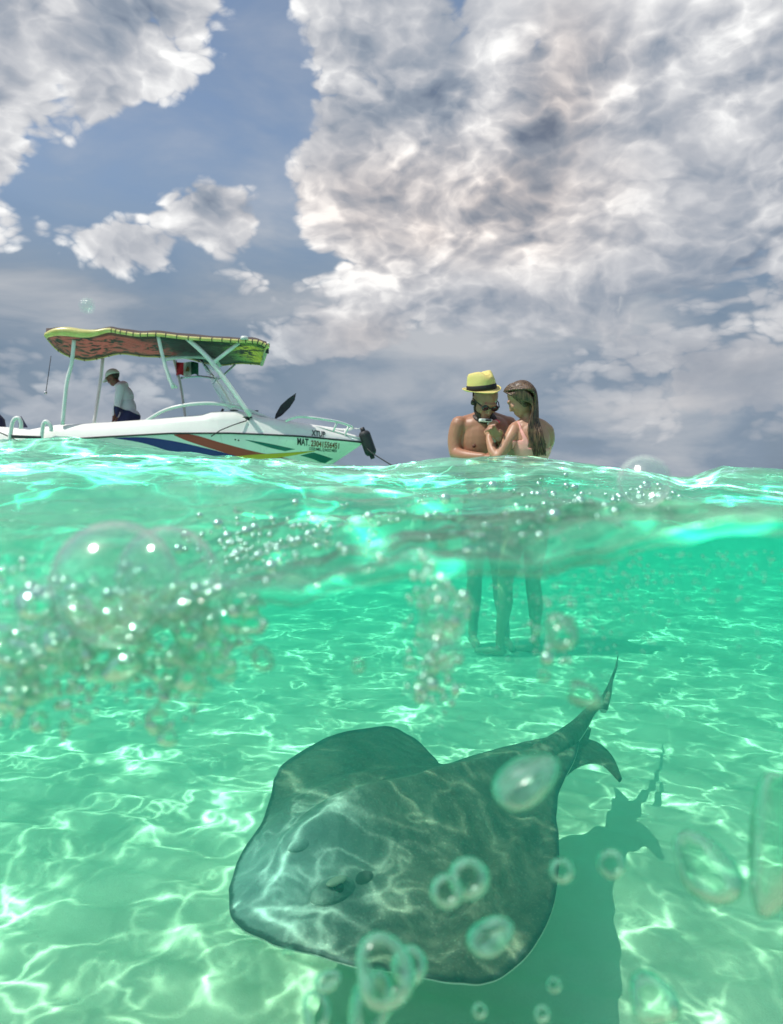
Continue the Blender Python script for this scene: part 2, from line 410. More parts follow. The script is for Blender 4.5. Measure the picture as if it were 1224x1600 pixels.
# ------------------------------------------------------------------ materials of the things
M = {}
def _gel(t, b, P):
    n = noise(t, P, 2.5, 5, .6); sx, sy, sz = sep(t, P)
    grime = sstep(sz + (n-.5)*.35, .42, .02)
    c = cmix(t, n*.35, lin(236, 238, 232), lin(214, 218, 208)); c = cmix(t, grime*.65, c, lin(158, 164, 136)); stk = noise(t, vmath(t, 'MULTIPLY', P, (9, 9, .8)), 2.2, 4, .65); c = cmix(t, sstep(stk, .56, .74)*.30, c, lin(150, 146, 128)); c = cmix(t, sstep(noise(t, P, 22, 3, .7), .66, .74)*.35, c, lin(140, 140, 132))
    put(t, b.inputs['Base Color'], c); put(t, b.inputs['Roughness'], .22 + noise(t, P, 9, 3)*.2)
M['gelcoat'] = mat('white_gelcoat', rough=.28, coat=.3, fn=_gel)
def _deck(t, b, P):
    n = noise(t, P, 6, 5, .6); put(t, b.inputs['Base Color'], cmix(t, n*.5, lin(240, 240, 236), lin(206, 208, 202))); bump(t, b, noise(t, P, 90, 2), .1, .003)
M['deck'] = mat('white_deck', rough=.45, fn=_deck)
def _pole(t, b, P): put(t, b.inputs['Base Color'], cmix(t, noise(t, P, 5, 4), lin(240, 242, 240), lin(206, 214, 208)))
M['pole'] = mat('white_painted_tube', rough=.3, fn=_pole)
M['steel'] = mat('stainless_tube', lin(190, 192, 194), .25, 1.0)
M['black'] = mat('black_plastic', lin(30, 31, 35), .5)
def _rub(t, b, P): put(t, b.inputs['Base Color'], cmix(t, noise(t, P, 14, 4), lin(22, 26, 30), lin(52, 56, 60)))
M['rubber'] = mat('black_rubber', rough=.6, fn=_rub)
def paint(name, rgb, rough=.35):
    def fn(t, b, P): put(t, b.inputs['Base Color'], cmix(t, noise(t, P, 7, 4, .6)*.5, lin(*rgb), lin(*[min(255, int(c*.8+30)) for c in rgb])))
    return mat(name, rough=rough, fn=fn)
M['blue'] = paint('navy_purple_stripe', (38, 36, 120)); M['red'] = paint('red_stripe', (178, 62, 52))
M['teal'] = paint('teal_stripe', (14, 104, 96)); M['yellow'] = paint('yellow_stripe', (206, 176, 40))
M['letter'] = paint('black_lettering', (24, 30, 34)); M['letter_red'] = paint('brown_red_lettering', (128, 62, 40))
M['navy_cloth'] = paint('navy_vinyl', (34, 40, 70), .6)
def _glass(t, b, P):
    b.inputs['Transmission Weight'].default_value = 1.0; b.inputs['IOR'].default_value = 1.05; b.inputs['Alpha'].default_value = .35
M['screen'] = mat('clear_acrylic', lin(226, 236, 232), .12, fn=_glass)

# ------------------------------------------------------------------ the motor boat
BX, BY = -3.72, 13.1                                          # the boat floats here, bow to the right
def L(px, py, y=0.):                                           # bearing and height of a point on the boat, y metres off its centre line
    D = BY + y; p = at(px, py, D); return Vector((p.x - BX, y, p.z))
boat = empty('motor_boat', (BX, BY, 0))
tag(boat, 'white motor boat with striped hull and colourful sun canopy moored on the left', 'boat')
_sx = [-3.1, -2.2, -1.6, -.98, .15, 1.1, 2.2, 3.24]; _sz = [.60, .60, .66, .70, .76, .765, .73, .66]
def sheer(x): return np.interp(x, _sx, _sz)
_bx = [-3.1, -2.2, 0, .9, 1.45, 1.95, 2.45, 2.82, 3.08, 3.24, 3.6]; _bb = [1.0, 1.08, 1.1, 1.07, .99, .86, .64, .40, .19, .0, .0]
def stem(z): return 3.24 - 1.5*np.maximum(.66-z, 0)
def hb(x, z):
    xe = x + sm(x, .7, 2.85)*(3.24-stem(z))
    return np.interp(xe, _bx, _bb)*(1 - .14*np.clip((sheer(x)-z)/.7, 0, 1.2)**1.3)
def hull_pt(px, py, off=.0):                                   # a point on the near side of the hull
    y = -1.0
    for _ in range(12):
        p = L(px, py, y); y = -float(hb(p.x, p.z))
    p = L(px, py, y); p.y -= off; return p
def build_hull():
    us = np.linspace(0, 1, 150)**.85; V = []; nv = 20
    for side in (-1, 1):
        for u in us:
            for v in np.linspace(0, 1, nv):
                x = -3.1 + u*6.34
                for _ in range(8):
                    z = sheer(x)*(1-v) - .16*v; x = -3.1 + u*(stem(z) + 3.1)
                V.append((x, side*hb(x, z), z))
    n = len(us); K = n*nv; Fc = []
    for s in (0, 1):
        for i in range(n-1):
            for j in range(nv-1):
                a = s*K+i*nv+j; Fc.append((a, a+1, a+nv+1, a+nv))
    kb = len(V)
    for i, u in enumerate(us): x = V[i*nv+nv-1][0]; V.append((x, 0, -.42 + .26*sm(u, .6, 1)))
    for s in (0, 1):
        for i in range(n-1): Fc.append((s*K+i*nv+nv-1, s*K+(i+1)*nv+nv-1, kb+i+1, kb+i))
    Fc.append(tuple(j for j in range(nv)) + (kb,) + tuple(K+j for j in range(nv-1, -1, -1)))
    mesh('hull', V, Fc, M['gelcoat'], boat)
    # rub rail along the sheer
    for s in (-1, 1):
        xs = np.linspace(-2.2, 3.22, 60)
        tube('rub_rail', [(x, s*(hb(x, sheer(x))+.008), sheer(x)) for x in xs], .016, M['rubber'], boat, 6)
    # deck: coaming, cockpit and rounded foredeck
    _tx = [-3.1, -2.55, -2.25, -2.1, -1.8, -.98, -.1, .62, .75, 1.15, 1.5, 2.45, 3.22]; _tz = [.90, .87, .83, .86, .91, .95, 1.01, 1.08, 1.12, 1.13, 1.04, .90, .70]
    secs = []
    for x in np.concatenate([np.linspace(-3.1, -2.0, 14), np.linspace(-1.95, 3.235, 130)]):
        B = float(hb(x, sheer(x))); S = float(sheer(x)); T = float(np.interp(x, _tx, _tz)); f = float(sm(x, .45, .7)); w = min(1, B/.5)
        fl = .42 if x > -2.2 else .62
        half = [(B, S), (B-.015*w, S+.03), (B-.06*w, S+(T-S)*.6), (B-.13*w, T-.012), (B-.17*w, T)]
        dk = [(B*.72, T+.02), (B*.62, T+.03), (B*.3, T+.05), (0, T+.055)]
        ck = [(B-.26*w, T), (B-.30*w, T-.03), (B-.32*w, fl), (0, fl)]
        half += [(a[0]*f+b[0]*(1-f), a[1]*f+b[1]*(1-f)) for a, b in zip(dk, ck)]
        secs.append([(x, -y, z) for y, z in half] + [(x, y, z) for y, z in half[-2::-1]])
    V, Fc = loft(secs, closed=False)
    o = mesh('deck', V, Fc, M['deck'], boat); md = o.modifiers.new('edge', 'EDGE_SPLIT'); md.split_angle = R(50)
build_hull()
def decal(name, top, bot, m, n=26, off=.004):
    """A painted stripe lying on the near side of the hull between two edges."""
    a = catmull(top, n); b = catmull(bot, n); V = []; Fc = []; k = 5
    for p, q in zip(a, b):
        for s in np.linspace(0, 1, k): V.append(hull_pt(*(p*(1-s)+q*s), off))
    for i in range(n-1):
        for j in range(k-1): Fc.append((i*k+j, i*k+j+1, (i+1)*k+j+1, (i+1)*k+j))
    return mesh(name, V, Fc, m, boat)
decal('stripe', [(178, 684), (225, 683.5), (270, 689), (320, 700), (372, 713)], [(178, 684.6), (222, 692), (262, 704), (305, 716), (340, 722)], M['blue'])
decal('stripe', [(272, 679), (300, 679), (350, 693), (400, 706), (440, 714), (470, 721)], [(272, 680), (296, 690), (340, 704), (382, 717), (415, 724), (450, 729)], M['red'])
decal('stripe', [(338, 716), (390, 711), (440, 708), (492, 704.5)], [(338, 717.5), (390, 719), (440, 714.5), (492, 705.3)], M['yellow'], off=.007)
decal('stripe', [(384, 687), (420, 693), (462, 702)], [(384, 687.4), (420, 699), (446, 705)], M['teal'])
decal('stripe', [(470, 711.5), (488, 707.5), (497, 709), (521, 717)], [(470, 712), (488, 717), (500, 722), (508, 724)], M['teal'])
def densify(me):                                                # more points, so that flat letters can follow a curved hull
    bm = bmesh.new(); bm.from_mesh(me); bmesh.ops.triangulate(bm, faces=bm.faces)
    bmesh.ops.subdivide_edges(bm, edges=bm.edges, cuts=3, use_grid_fill=True); bm.to_mesh(me); bm.free()
def lettering(name, body, m, px0, px1, py0, py1, slope, shear=.0):
    """Flat lettering laid on the hull: spans px0..px1, baseline py1, cap line py0."""
    cu = bpy.data.curves.new(name, 'FONT'); cu.body = body; cu.size = 1; cu.resolution_u = 3; cu.offset = .022
    tmp = bpy.data.objects.new(name, cu); COL.objects.link(tmp)
    dg = bpy.context.evaluated_depsgraph_get(); me = bpy.data.meshes.new_from_object(tmp.evaluated_get(dg)); bpy.data.objects.remove(tmp)
    densify(me)
    xs = [v.co.x for v in me.vertices]; ys = [v.co.y for v in me.vertices]; x0, x1 = min(xs), max(xs); y1 = .7
    for v in me.vertices:
        a = (v.co.x + shear*v.co.y - x0)/(x1-x0); b = v.co.y/y1
        px = px0 + a*(px1-px0); py = py1 + (py0-py1)*b + slope*(px-px0)
        v.co = hull_pt(px, py, .010)
    o = link(name, me, m, boat); return o
lettering('lettering', 'MAT.', M['letter'], 465, 484, 684.3, 695, .10)
lettering('lettering', '23041556451', M['letter_red'], 486, 530, 688, 697, .10, .12)
lettering('lettering', 'COZUMEL, Q ROO MEX', M['letter'], 483.5, 527, 699, 703.2, .08)
def cap_lettering():
    cu = bpy.data.curves.new('lettering', 'FONT'); cu.body = 'XTUP'; cu.size = 1; cu.resolution_u = 3; cu.offset = .02
    tmp = bpy.data.objects.new('lettering', cu); COL.objects.link(tmp)
    dg = bpy.context.evaluated_depsgraph_get(); me = bpy.data.meshes.new_from_object(tmp.evaluated_get(dg)); bpy.data.objects.remove(tmp)
    densify(me); x1 = max(v.co.x for v in me.vertices)
    for v in me.vertices:
        px = 487.5 + v.co.x/x1*21; py = 680.5 - v.co.y/.7*9 + (px-487)*.13
        y = -.5
        for _ in range(10):
            p = L(px, py, y); B = float(hb(p.x, sheer(p.x))); S = float(sheer(p.x)); T = float(np.interp(p.x, [1.5, 2.45, 3.22], [1.04, .90, .70]))
            w = min(1, B/.5)
            y = -(B - np.interp(p.z, [S, S+.03, S+(T-S)*.6, T-.012, T], [0, .015, .06, .13, .17])*w) - .012
        v.co = L(px, py, y)
    link('lettering', me, M['letter'], boat)
cap_lettering()
# tubes of the canopy frame, rails and arch
def rail(name, pts, y, r, m='pole', n=0, seg=10):
    ys = y if hasattr(y, '__len__') else [y]*len(pts)
    return tube(name, [L(p[0], p[1], yy) for p, yy in zip(pts, ys)], r, M[m], boat, seg, n)
rail('canopy_post', [(116, 532), (112, 568), (104, 602), (98, 664)], -1.0, .031, n=16)
rail('canopy_post', [(161, 560), (157, 596), (147, 662)], .95, .030, n=14)
rail('canopy_post', [(247, 524), (258, 570), (271, 607)], -1.0, .029, n=10)
rail('canopy_brace', [(259, 575), (264, 594), (277, 606)], -.96, .022)
rail('canopy_post', [(270, 556), (282, 600), (291, 660)], .95, .026, n=10)
rail('canopy_strut', [(292, 528), (333, 568), (392, 650)], -.98, .040, n=12)
rail('canopy_strut', [(312, 560), (348, 608), (368, 645)], .85, .022, 'steel', n=10)
rail('canopy_brace', [(374, 535), (332, 568)], -.98, .030)
rail('canopy_brace', [(368, 569), (342, 593), (336, 590)], .9, .018, 'pole')
rail('arch', [(256, 562), (284, 558), (316, 558), (336, 563), (344, 572)], [-.95, -.6, 0, .4, .7], .03, n=16)
rail('cross_bar', [(284, 590), (312, 588), (334, 591)], [.9, .4, -.5], .018, 'steel', n=10)
rail('windscreen_rail', [(222, 662), (258, 641), (300, 631.5), (342, 631), (386, 640), (428, 657)], [-.92, -.95, -.96, -.9, -.7, -.35], .028, n=24)
rail('grab_rail', [(286, 659), (300, 652), (326, 649), (350, 650), (356, 655)], -.8, .018, n=16)
rail('bow_rail', [(446, 658), (458, 653), (472, 651), (505, 655), (530, 659.5), (546, 665), (551, 668), (545, 671), (528, 671), (486, 665), (478, 668)],
     [-.78, -.78, -.74, -.6, -.42, -.24, 0, .24, .42, .74, .76], .022, n=44)
for a, b, y in (((527, 659), (521, 674), -.44), ((545, 665), (539, 681), -.24), ((541, 670), (537, 680), .22), ((512, 668), (509, 674), .5)):
    rail('rail_stanchion', [a, b], y, .018)
# windscreen
V = [L(*p) for p in ((316, 566, -.4), (337, 570, -.8), (383, 640, -.8), (366, 640, .2), (352, 641, .75), (318, 572, .7))]
mesh('windscreen', V, [(0, 1, 2, 3), (0, 3, 4, 5)], M['screen'], boat, smooth=False).modifiers.new('s', 'SOLIDIFY').thickness = .006
# boarding rails, step, cushion and outboard at the stern
rail('boarding_rail', [(14, 698), (17, 676), (20, 660), (24, 654), (30, 653.5), (33, 660), (33, 670)], -1.12, .032, n=22)
rail('boarding_rail', [(63, 698), (66, 676), (68, 663), (72, 658.5), (77, 662), (80, 668), (80, 674)], -1.12, .032, n=22)
a, b = L(19, 682, -1.14), L(65, 684, -1.14); box('boarding_step', (a+b)/2, ((b-a).length, .05, .05), M['rubber'], boat, .01, Euler((0, .04, 0)).to_matrix())
tube('hull_line', [hull_pt(px, py, .004) for px, py in catmull([(-4, 674), (14, 682), (28, 689), (44, 694)], 14)], .010, M['rubber'], boat, 6)
V, Fc = loft([[L(px, 668, y) + Vector((0, 0, dz)) for px, dz in ((29, 0), (30, .17), (34, .19), (44, 0))] for y in (-.6, .5)]); mesh('seat_cushion', V, Fc, M['navy_cloth'], boat, smooth=False)
secs = []
for z, a, b in ((-.3, .06, .05), (.25, .07, .06), (.5, .13, .12), (.62, .24, .19), (.85, .30, .21), (1.08, .27, .19), (1.2, .17, .12), (1.22, .05, .04)):
    c = L(-16, 700, .1); secs.append([(c.x + a*math.cos(w), .1 + b*math.sin(w), z) for w in np.linspace(0, 2*math.pi, 20, endpoint=False)])
V, Fc = loft(secs); mesh('outboard_motor', V, Fc, M['navy_cloth'], boat)
# open foredeck hatch, cleats, drain holes, mast light, hanging cord
V, Fc = loft([[L(446+dx, 635+dy, y) for dx, dy in ((-17, 21), (-15, 12), (-7, -2), (4, -12), (17, -21), (15, -10), (7, 2), (-5, 14))] for y in (-.30, -.28, .28, .30)])
mesh('open_hatch', V, Fc, M['rubber'], boat, smooth=False)
def cleat(px, py, y, s=1.0):
    bm = bmesh.new(); c = L(px, py, y); box_bm(bm, c, (.09*s, .05*s, .05*s), .012); box_bm(bm, c + Vector((0, 0, .04*s)), (.17*s, .04*s, .025*s), .01); return from_bm('cleat', bm, M['black'], boat)
for q in ((387, 655.5, -.9, .9), (366, 644, -.6, .8), (398, 645, -.55, .8), (300, 653, -.75, .7)): cleat(*q)
rail('hatch_stay', [(344, 651), (347, 643), (349, 639)], -.7, .02, 'black')
rail('mooring_rope', [(386, 657), (365, 664), (345, 672), (330, 682)], [-.95, -1.07, -1.1, -1.13], .009, 'rubber')
for px, py in ((159, 691.5), (162, 691.5), (368, 687), (373, 688)):
    p = hull_pt(px, py, .002); tube('drain_hole', [p + Vector((0, .02, 0)), p + Vector((0, -.004, 0))], .013, M['black'], boat, 10)
rail('mast_light', [(417.5, 552), (419, 543), (419.5, 538)], -1.0, [.03, .014, .026], 'black'); rail('mast_light', [(419.5, 538), (419.5, 535.2)], -1.0, [.028, .022], 'deck')
rail('light_bracket', [(410, 541), (418, 543)], -1.0, .014, 'black')
rail('hanging_cord', [(80, 556), (76, 585), (72, 612)], -.3, .006, 'rubber'); rail('cord_weight', [(72, 612), (71.5, 616)], -.3, .022, 'steel')
# the canopy: a sheet laced to its frame, seen from below
CN = [(72, 524), (86, 519), (105, 518), (130, 521), (150, 520), (170, 516), (188, 519), (215, 523), (247, 523), (292, 528), (340, 531), (375, 533), (402, 534), (418, 541)]
CF = [(76, 531), (90, 546), (108, 556), (132, 562), (152, 560), (172, 555), (192, 552), (225, 556), (258, 557), (292, 559), (322, 567), (346, 570), (376, 567), (409, 569)]
def build_canopy():
    n = 70; a = catmull(CN, n); b = catmull(CF, n); k = 15; V = []; Vt = []
    for i in range(n):
        p = L(*a[i], -1.05); q = L(*b[i], 1.15)
        for j in range(k):
            s = j/(k-1); c = p*(1-s)+q*s; bow = math.sin(math.pi*s)
            rip = .010*math.sin(i*.9 + j*.7) * bow
            V.append(c + Vector((0, 0, -.03*bow + rip))); Vt.append(c + Vector((0, 0, .03 + .10*min(1, bow*2.2) + rip)))
    def grid(n, k): return [(i*k+j, (i+1)*k+j, (i+1)*k+j+1, i*k+j+1) for i in range(n-1) for j in range(k-1)]
    def fn(t, bs, P):
        x, y, z = sep(t, P); v = vmath(t, 'MULTIPLY', P, (1.0, .8, 1.0))
        n1 = noise(t, v, 1.6, 3, .5, 1.2); xx = x + (n1-.5)*.5
        base = ramp(t, clamp01((xx + 2.3)*(1/3.9)) , [(0, lin(142, 78, 68)), (.44, lin(132, 64, 58)), (.52, lin(84, 38, 38)), (.57, lin(26, 26, 30)), (.80, lin(30, 34, 32)), (.84, lin(70, 120, 50)), (.9, lin(150, 178, 50)), (1, lin(120, 160, 48))])
        w = t.nodes.new('ShaderNodeTexWave'); w.wave_type = 'RINGS'; w.inputs['Scale'].default_value = 3.4; w.inputs['Distortion'].default_value = 9.0; w.inputs['Detail'].default_value = 3; w.inputs['Detail Scale'].default_value = 1.6
        put(t, w.inputs['Vector'], v); ink = sstep(X(t, w.outputs['Fac']), .42, .26) * sstep(noise(t, v, 2.0, 2), .38, .48)
        gd = comb(t, x*9.0, y*7.0, 0.0); chk = voro(t, gd, 1.6, 'DISTANCE_TO_EDGE', rnd=.25); mesh_l = sstep(chk, .09, .04)*sstep(x, .55, .75)
        c = cmix(t, ink, base, lin(28, 24, 26)); c = cmix(t, mesh_l*.8, c, lin(52, 78, 32))
        put(t, bs.inputs['Base Color'], c); bs.inputs['Roughness'].default_value = .38; bump(t, bs, noise(t, P, 5, 4, .6, 1.5), .8, .05)
        tl = t.nodes.new('ShaderNodeBsdfTranslucent'); put(t, tl.inputs[0], c); mx = t.nodes.new('ShaderNodeMixShader'); mx.inputs[0].default_value = .5
        t.links.new(bs.outputs[0], mx.inputs[1]); t.links.new(tl.outputs[0], mx.inputs[2]); t.links.new(mx.outputs[0], t.nodes['Material Output'].inputs[0])
    o = mesh('canopy_fabric', V, grid(n, k), mat('printed_canopy_fabric', fn=fn), boat)
    def fd(t, b, P): put(t, b.inputs['Base Color'], cmix(t, noise(t, P, 4, 4), lin(58, 46, 42), lin(84, 70, 60)))
    top = mesh('canopy_edge_roll', Vt, [f for q, f in enumerate(grid(n, k)) if q % (k-1) < 2 or q % (k-1) > k-4], mat('dark_canopy_cover', rough=.8, fn=fd), boat)
    def fy(t, b, P): put(t, b.inputs['Base Color'], cmix(t, noise(t, P, 8, 4, .6), lin(176, 170, 70), lin(226, 220, 150)))
    ym = mat('yellow_canopy_trim', rough=.28, fn=fy)
    p0 = [L(*q, -1.06) for q in a]; p1 = [L(*q, 1.16) for q in b]
    rr = [.030 + .045*math.exp(-((i-12)/11)**2) for i in range(n)]
    V1, F1 = tube_geo(p0, rr, 8); mesh('canopy_hem', V1, F1, ym, boat)
    V1, F1 = tube_geo(p1, .024, 8); mesh('canopy_hem', V1, F1, ym, boat)
    V1, F1 = tube_geo([p0[0]*(1-s)+p1[0]*s for s in np.linspace(0, 1, 8)], .03, 8); mesh('canopy_hem', V1, F1, ym, boat)
    V1, F1 = tube_geo([p0[-1]*(1-s)+p1[-1]*s for s in np.linspace(0, 1, 8)], .04, 8); mesh('canopy_hem', V1, F1, ym, boat)
    # lacing turns round the trim
    bm = bmesh.new()
    for P, rad in ((p0, .036), (p1, .030)):
        for i in range(24 if P is p0 else 6, n-1, 2 if P is p0 else 5):
            d = (P[i+1]-P[i-1]).normalized(); q = d.to_track_quat('Z', 'Y').to_matrix()
            for f in (.1,):
                c = P[i]*(1-f)+P[i+1]*f
                g = bmesh.ops.create_cone(bm, cap_ends=False, segments=8, radius1=rad, radius2=rad, depth=.014, matrix=Matrix.Translation(c) @ q.to_4x4())
    o = from_bm('lacing', bm, M['letter'], boat); o['kind'] = 'stuff'
build_canopy()
# the round fitting on the canopy edge
rail('canopy_fitting', [(382, 531), (382, 525.5)], -1.06, [.075, .05], 'pole')

# ------------------------------------------------------------------ things on and by the boat
def build_flag():
    r = empty('flag', (BX, BY, 0)); tag(r, 'small red white and green flag on a thin staff aboard the boat', 'flag')
    cols = [('flag_red', (206, 44, 58)), ('flag_white', (232, 232, 222)), ('flag_green', (10, 92, 66))]
    for s, (nm, rgb) in enumerate(cols):
        V = []; n = 9; k = 9
        for i in range(n):
            for j in range(k):
                a = (s + i/(n-1))/3; px = 275.5 + a*35; py = 566 + 3.5*math.sin(a*7)*a*.5 + j/(k-1)*(21 - 2*math.sin(a*9))
                V.append(L(px, py, .55 + .10*math.sin(a*11 + j*.35)))
        Fc = [(i*k+j, (i+1)*k+j, (i+1)*k+j+1, i*k+j+1) for i in range(n-1) for j in range(k-1)]
        mesh('flag_band', V, Fc, paint(nm, rgb, .8), r)
    V = [L(293 + 3.3*math.cos(w), 577 + 4.4*math.sin(w)*(1 + .2*math.sin(3*w)), .535 + .10*math.sin(.5*11 + 1.4) - .05) for w in np.linspace(0, 6.28, 14, endpoint=False)]
    mesh('emblem', V, [tuple(range(14))], paint('flag_emblem', (128, 104, 60), .8), r, smooth=False)
    V, Fc = tube_geo([L(276, 563, .6), L(277, 590, .6), L(285, 592, .6)], .008, 6); mesh('staff', V, Fc, M['steel'], r)
build_flag()
def build_fender():
    o = empty('boat_fender', (BX, BY, 0)); tag(o, 'black cylindrical fender hanging off the bow of the boat', 'fender')
    a, b = L(568, 674, -.02), L(581, 711, -.02); n = 18; P = [a*(1-s)+b*s for s in np.linspace(0, 1, n)]
    rr = [.105*min(1, math.sin(math.pi*min(max(s, .0), 1))**.33 + .25) for s in np.linspace(0.02, .98, n)]
    V, Fc = tube_geo(P, rr, 16); mesh('body', V, Fc, M['rubber'], o)
    d = (b-a).normalized()
    for e, s in ((a, -1), (b, 1)):
        V, Fc = tube_geo([e - d*s*.02, e + d*s*.07], [.05, .038], 10); mesh('end_eye', V, Fc, M['black'], o)
    V, Fc = tube_geo([L(552, 669, 0), L(560, 670, 0), a - d*.06], .007, 6); mesh('lanyard', V, Fc, M['deck'], o)
build_fender()
P = catmull([tuple(L(569, 696, -.02)), tuple(L(582, 708, -.3)), tuple(L(617, 730, -1.2)), tuple(L(650, 752, -2.2)), tuple(L(690, 790, -3.5))], 26)
V, Fc = tube_geo([p + np.array((BX, BY, 0)) for p in P], .011, 6)
tag(mesh('anchor_line', V, Fc, M['rubber']), 'thin dark anchor line running from the bow down into the water', 'rope')

# ------------------------------------------------------------------ the stingray
RZ = -.86
def build_ray():
    o = empty('stingray', (0, 0, 0))
    out = [((357, 1392), .0), ((361, 1432), .0), ((395, 1457), .0), ((435, 1474), .0), ((490, 1491), .0), ((545, 1507), -.0), ((600, 1522), -.0), ((660, 1533), -.01), ((720, 1535), -.02), ((762, 1527), -.02),
           ((800, 1502), -.02), ((838, 1462), -.02), ((862, 1415), -.02), ((873, 1365), -.02), ((873, 1315), -.015), ((871, 1270), -.01), ((874, 1235), .0), ((884, 1210), .01), ((900, 1180), .02), ((905, 1150), .02),
           ((890, 1140), .02), ((862, 1148), .02), ((820, 1161), .02), ((780, 1172), .02), ((735, 1184), .025), ((697, 1195), .02), ((676, 1180), .02), ((650, 1156), .03), ((622, 1142), .05), ((590, 1137), .07), ((550, 1141), .08), ((510, 1152), .08), ((470, 1172), .07), ((438, 1194), .06),
           ((430, 1215), .05), ((424, 1245), .04), ((408, 1285), .03), ((385, 1325), .015), ((367, 1358), .005)]
    P = []
    for (px, py), dz in out: q = at_z(px, py, RZ + dz); P.append((q.x, q.y, q.z))
    P.append(P[0]); P = catmull(P, 289)[:-1]; N = len(P)
    jj = np.arange(N); P[:, :2] += .006*np.stack([vnoise(jj*.23, jj*0+1), vnoise(jj*.23, jj*0+5)], 1); P[:, 2] += .012*vnoise(jj*.11, jj*0+9)
    C = at_z(600, 1318, RZ + .06); C = np.array(C)
    S = np.array(at_z(370, 1372, RZ+.02)); T = np.array(at_z(890, 1168, RZ+.03)); ax = (T-S)[:2]; Ln = np.linalg.norm(ax); ax /= Ln; nrm = np.array((-ax[1], ax[0]))
    o.location = (C[0], C[1], RZ)
    K = 44; rs = np.linspace(0, 1, K+1)[1:]**.8
    FL = [np.array(at_z(*q, RZ)[:2]) for q in ((874, 1232), (845, 1275), (800, 1335), (762, 1390), (735, 1445), (712, 1526))]
    FU = [np.array(at_z(*q, RZ+.03)[:2]) for q in ((700, 1200), (620, 1212), (540, 1230), (460, 1262), (420, 1300))]
    EY = [np.array(at_z(*q, RZ+.10)[:2]) for q in ((520, 1331), (466, 1288))]
    def pl(x, y, L_):
        Pp = np.stack([np.ravel(x), np.ravel(y)], 1); d = np.full(len(Pp), 9.)
        for a, b in zip(L_[:-1], L_[1:]): d = np.minimum(d, seg2(Pp, a, b))
        return d.reshape(np.shape(x))
    def seg2(Pp, a, b):
        d = b-a; t_ = np.clip(((Pp-a) @ d)/(d @ d), 0, 1); return np.linalg.norm(Pp - (a + t_[:, None]*d), axis=1)
    def top(x, y, r, ze):
        a = ((x-S[0])*ax[0] + (y-S[1])*ax[1])/Ln; d = (x-S[0])*nrm[0] + (y-S[1])*nrm[1]
        z = ze*r**2 + (RZ+.025)*(1-r**2)
        z = z + .075*np.exp(-(d/.15)**2)*np.exp(-((a-.45)/.42)**2)*(1-r**6)        # the thick trunk
        z = z + .030*np.exp(-((a-.25)/.10)**2)*np.exp(-(d/.11)**2)                  # head
        z = z + .016*np.exp(-(d/.03)**2)*sm(np.asarray(a), .15, .35)*(1-r**4)       # back ridge
        z = z + .020*np.sin(a*9.5 + 1.2)*np.clip(np.abs(d)-.12, 0, .5)*1.6*(r**1.5)*np.where(d < 0, 1, .5)       # wing undulation
        fl = pl(x, y, FL); fu = pl(x, y, FU); e2 = sum(np.exp(-((np.asarray(x)-q[0])**2 + (np.asarray(y)-q[1])**2)/.055**2) for q in EY)
        z = z + (1-r**5)*(.016*np.exp(-(fl/.022)**2) - .014*np.exp(-((fl-.06)/.04)**2) + .012*np.exp(-(fu/.03)**2) - .012*np.exp(-((fu-.07)/.04)**2)) + .015*e2
        z = z + .003*vnoise(x*40, y*40)*(1-r)
        return z
    V = []; E = []
    for sgn in (1, -1):
        V.append((C[0], C[1], float(top(np.array([C[0]]), np.array([C[1]]), 0., RZ)[0]) - (0 if sgn > 0 else .10))); E.append(0.)
        for r in rs:
            x = C[0] + (P[:, 0]-C[0])*r; y = C[1] + (P[:, 1]-C[1])*r; z = top(x, y, r, P[:, 2])
            if sgn < 0: z = z - .008 - .09*(1-r**2.5)
            V += list(zip(x, y, z)); E += [r]*N
    H = 1 + N*K; Fc = []
    for h, flip in ((0, False), (H, True)):
        for j in range(N):
            f = (h, h+1+j, h+1+(j+1) % N); Fc.append(f[::-1] if flip else f)
            for i in range(K-1):
                a = h+1+i*N; f = (a+j, a+N+j, a+N+(j+1) % N, a+(j+1) % N); Fc.append(f[::-1] if flip else f)
    a = 1+(K-1)*N; b = H+a
    for j in range(N): Fc.append((a+j, b+j, b+(j+1) % N, a+(j+1) % N))
    O = Vector(o.location); V = [Vector(v)-O for v in V]
    sl, tl = Vector(S)-O, Vector(T)-O
    def fn(t, bs, Pq):
        x, y, z = sep(t, Pq)
        r = X(t, node(t, 'Attribute').outputs['Fac']); r.s.node.attribute_name = 'rim'
        g = X(t, t.nodes.new('ShaderNodeNewGeometry').outputs['Normal']); nz = sep(t, g)[2]
        n1 = noise(t, Pq, 5, 6, .62); n2 = noise(t, Pq, 38, 5, .65); n3 = voro(t, Pq, 75, 'F1')
        c = cmix(t, sstep(n1, .3, .7), lin(58, 56, 46), lin(92, 86, 70)); c = cmix(t, sstep(n2, .45, .75)*.6, c, lin(58, 58, 52)); c = cmix(t, sstep(n3, .25, .1)*.2, c, lin(160, 150, 130)); sp = noise(t, Pq, 190, 2, .6); c = cmix(t, sstep(sp, .60, .72)*.25, c, lin(170, 160, 138)); c = cmix(t, sstep(sp, .40, .28)*.35, c, lin(40, 38, 32)); sc_ = noise(t, vmath(t, 'MULTIPLY', Pq, (3, 14, 3)), 3.0, 4, .7, .8); c = cmix(t, sstep(sc_, .62, .70)*.25, c, lin(150, 142, 122))
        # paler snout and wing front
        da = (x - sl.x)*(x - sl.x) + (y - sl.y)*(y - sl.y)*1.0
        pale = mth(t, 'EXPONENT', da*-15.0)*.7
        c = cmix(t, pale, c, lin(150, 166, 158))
        c = cmix(t, sstep(r + (n2-.5)*.05 + (n1-.5)*.05, .962, .985)*.8, c, lin(36, 40, 40))
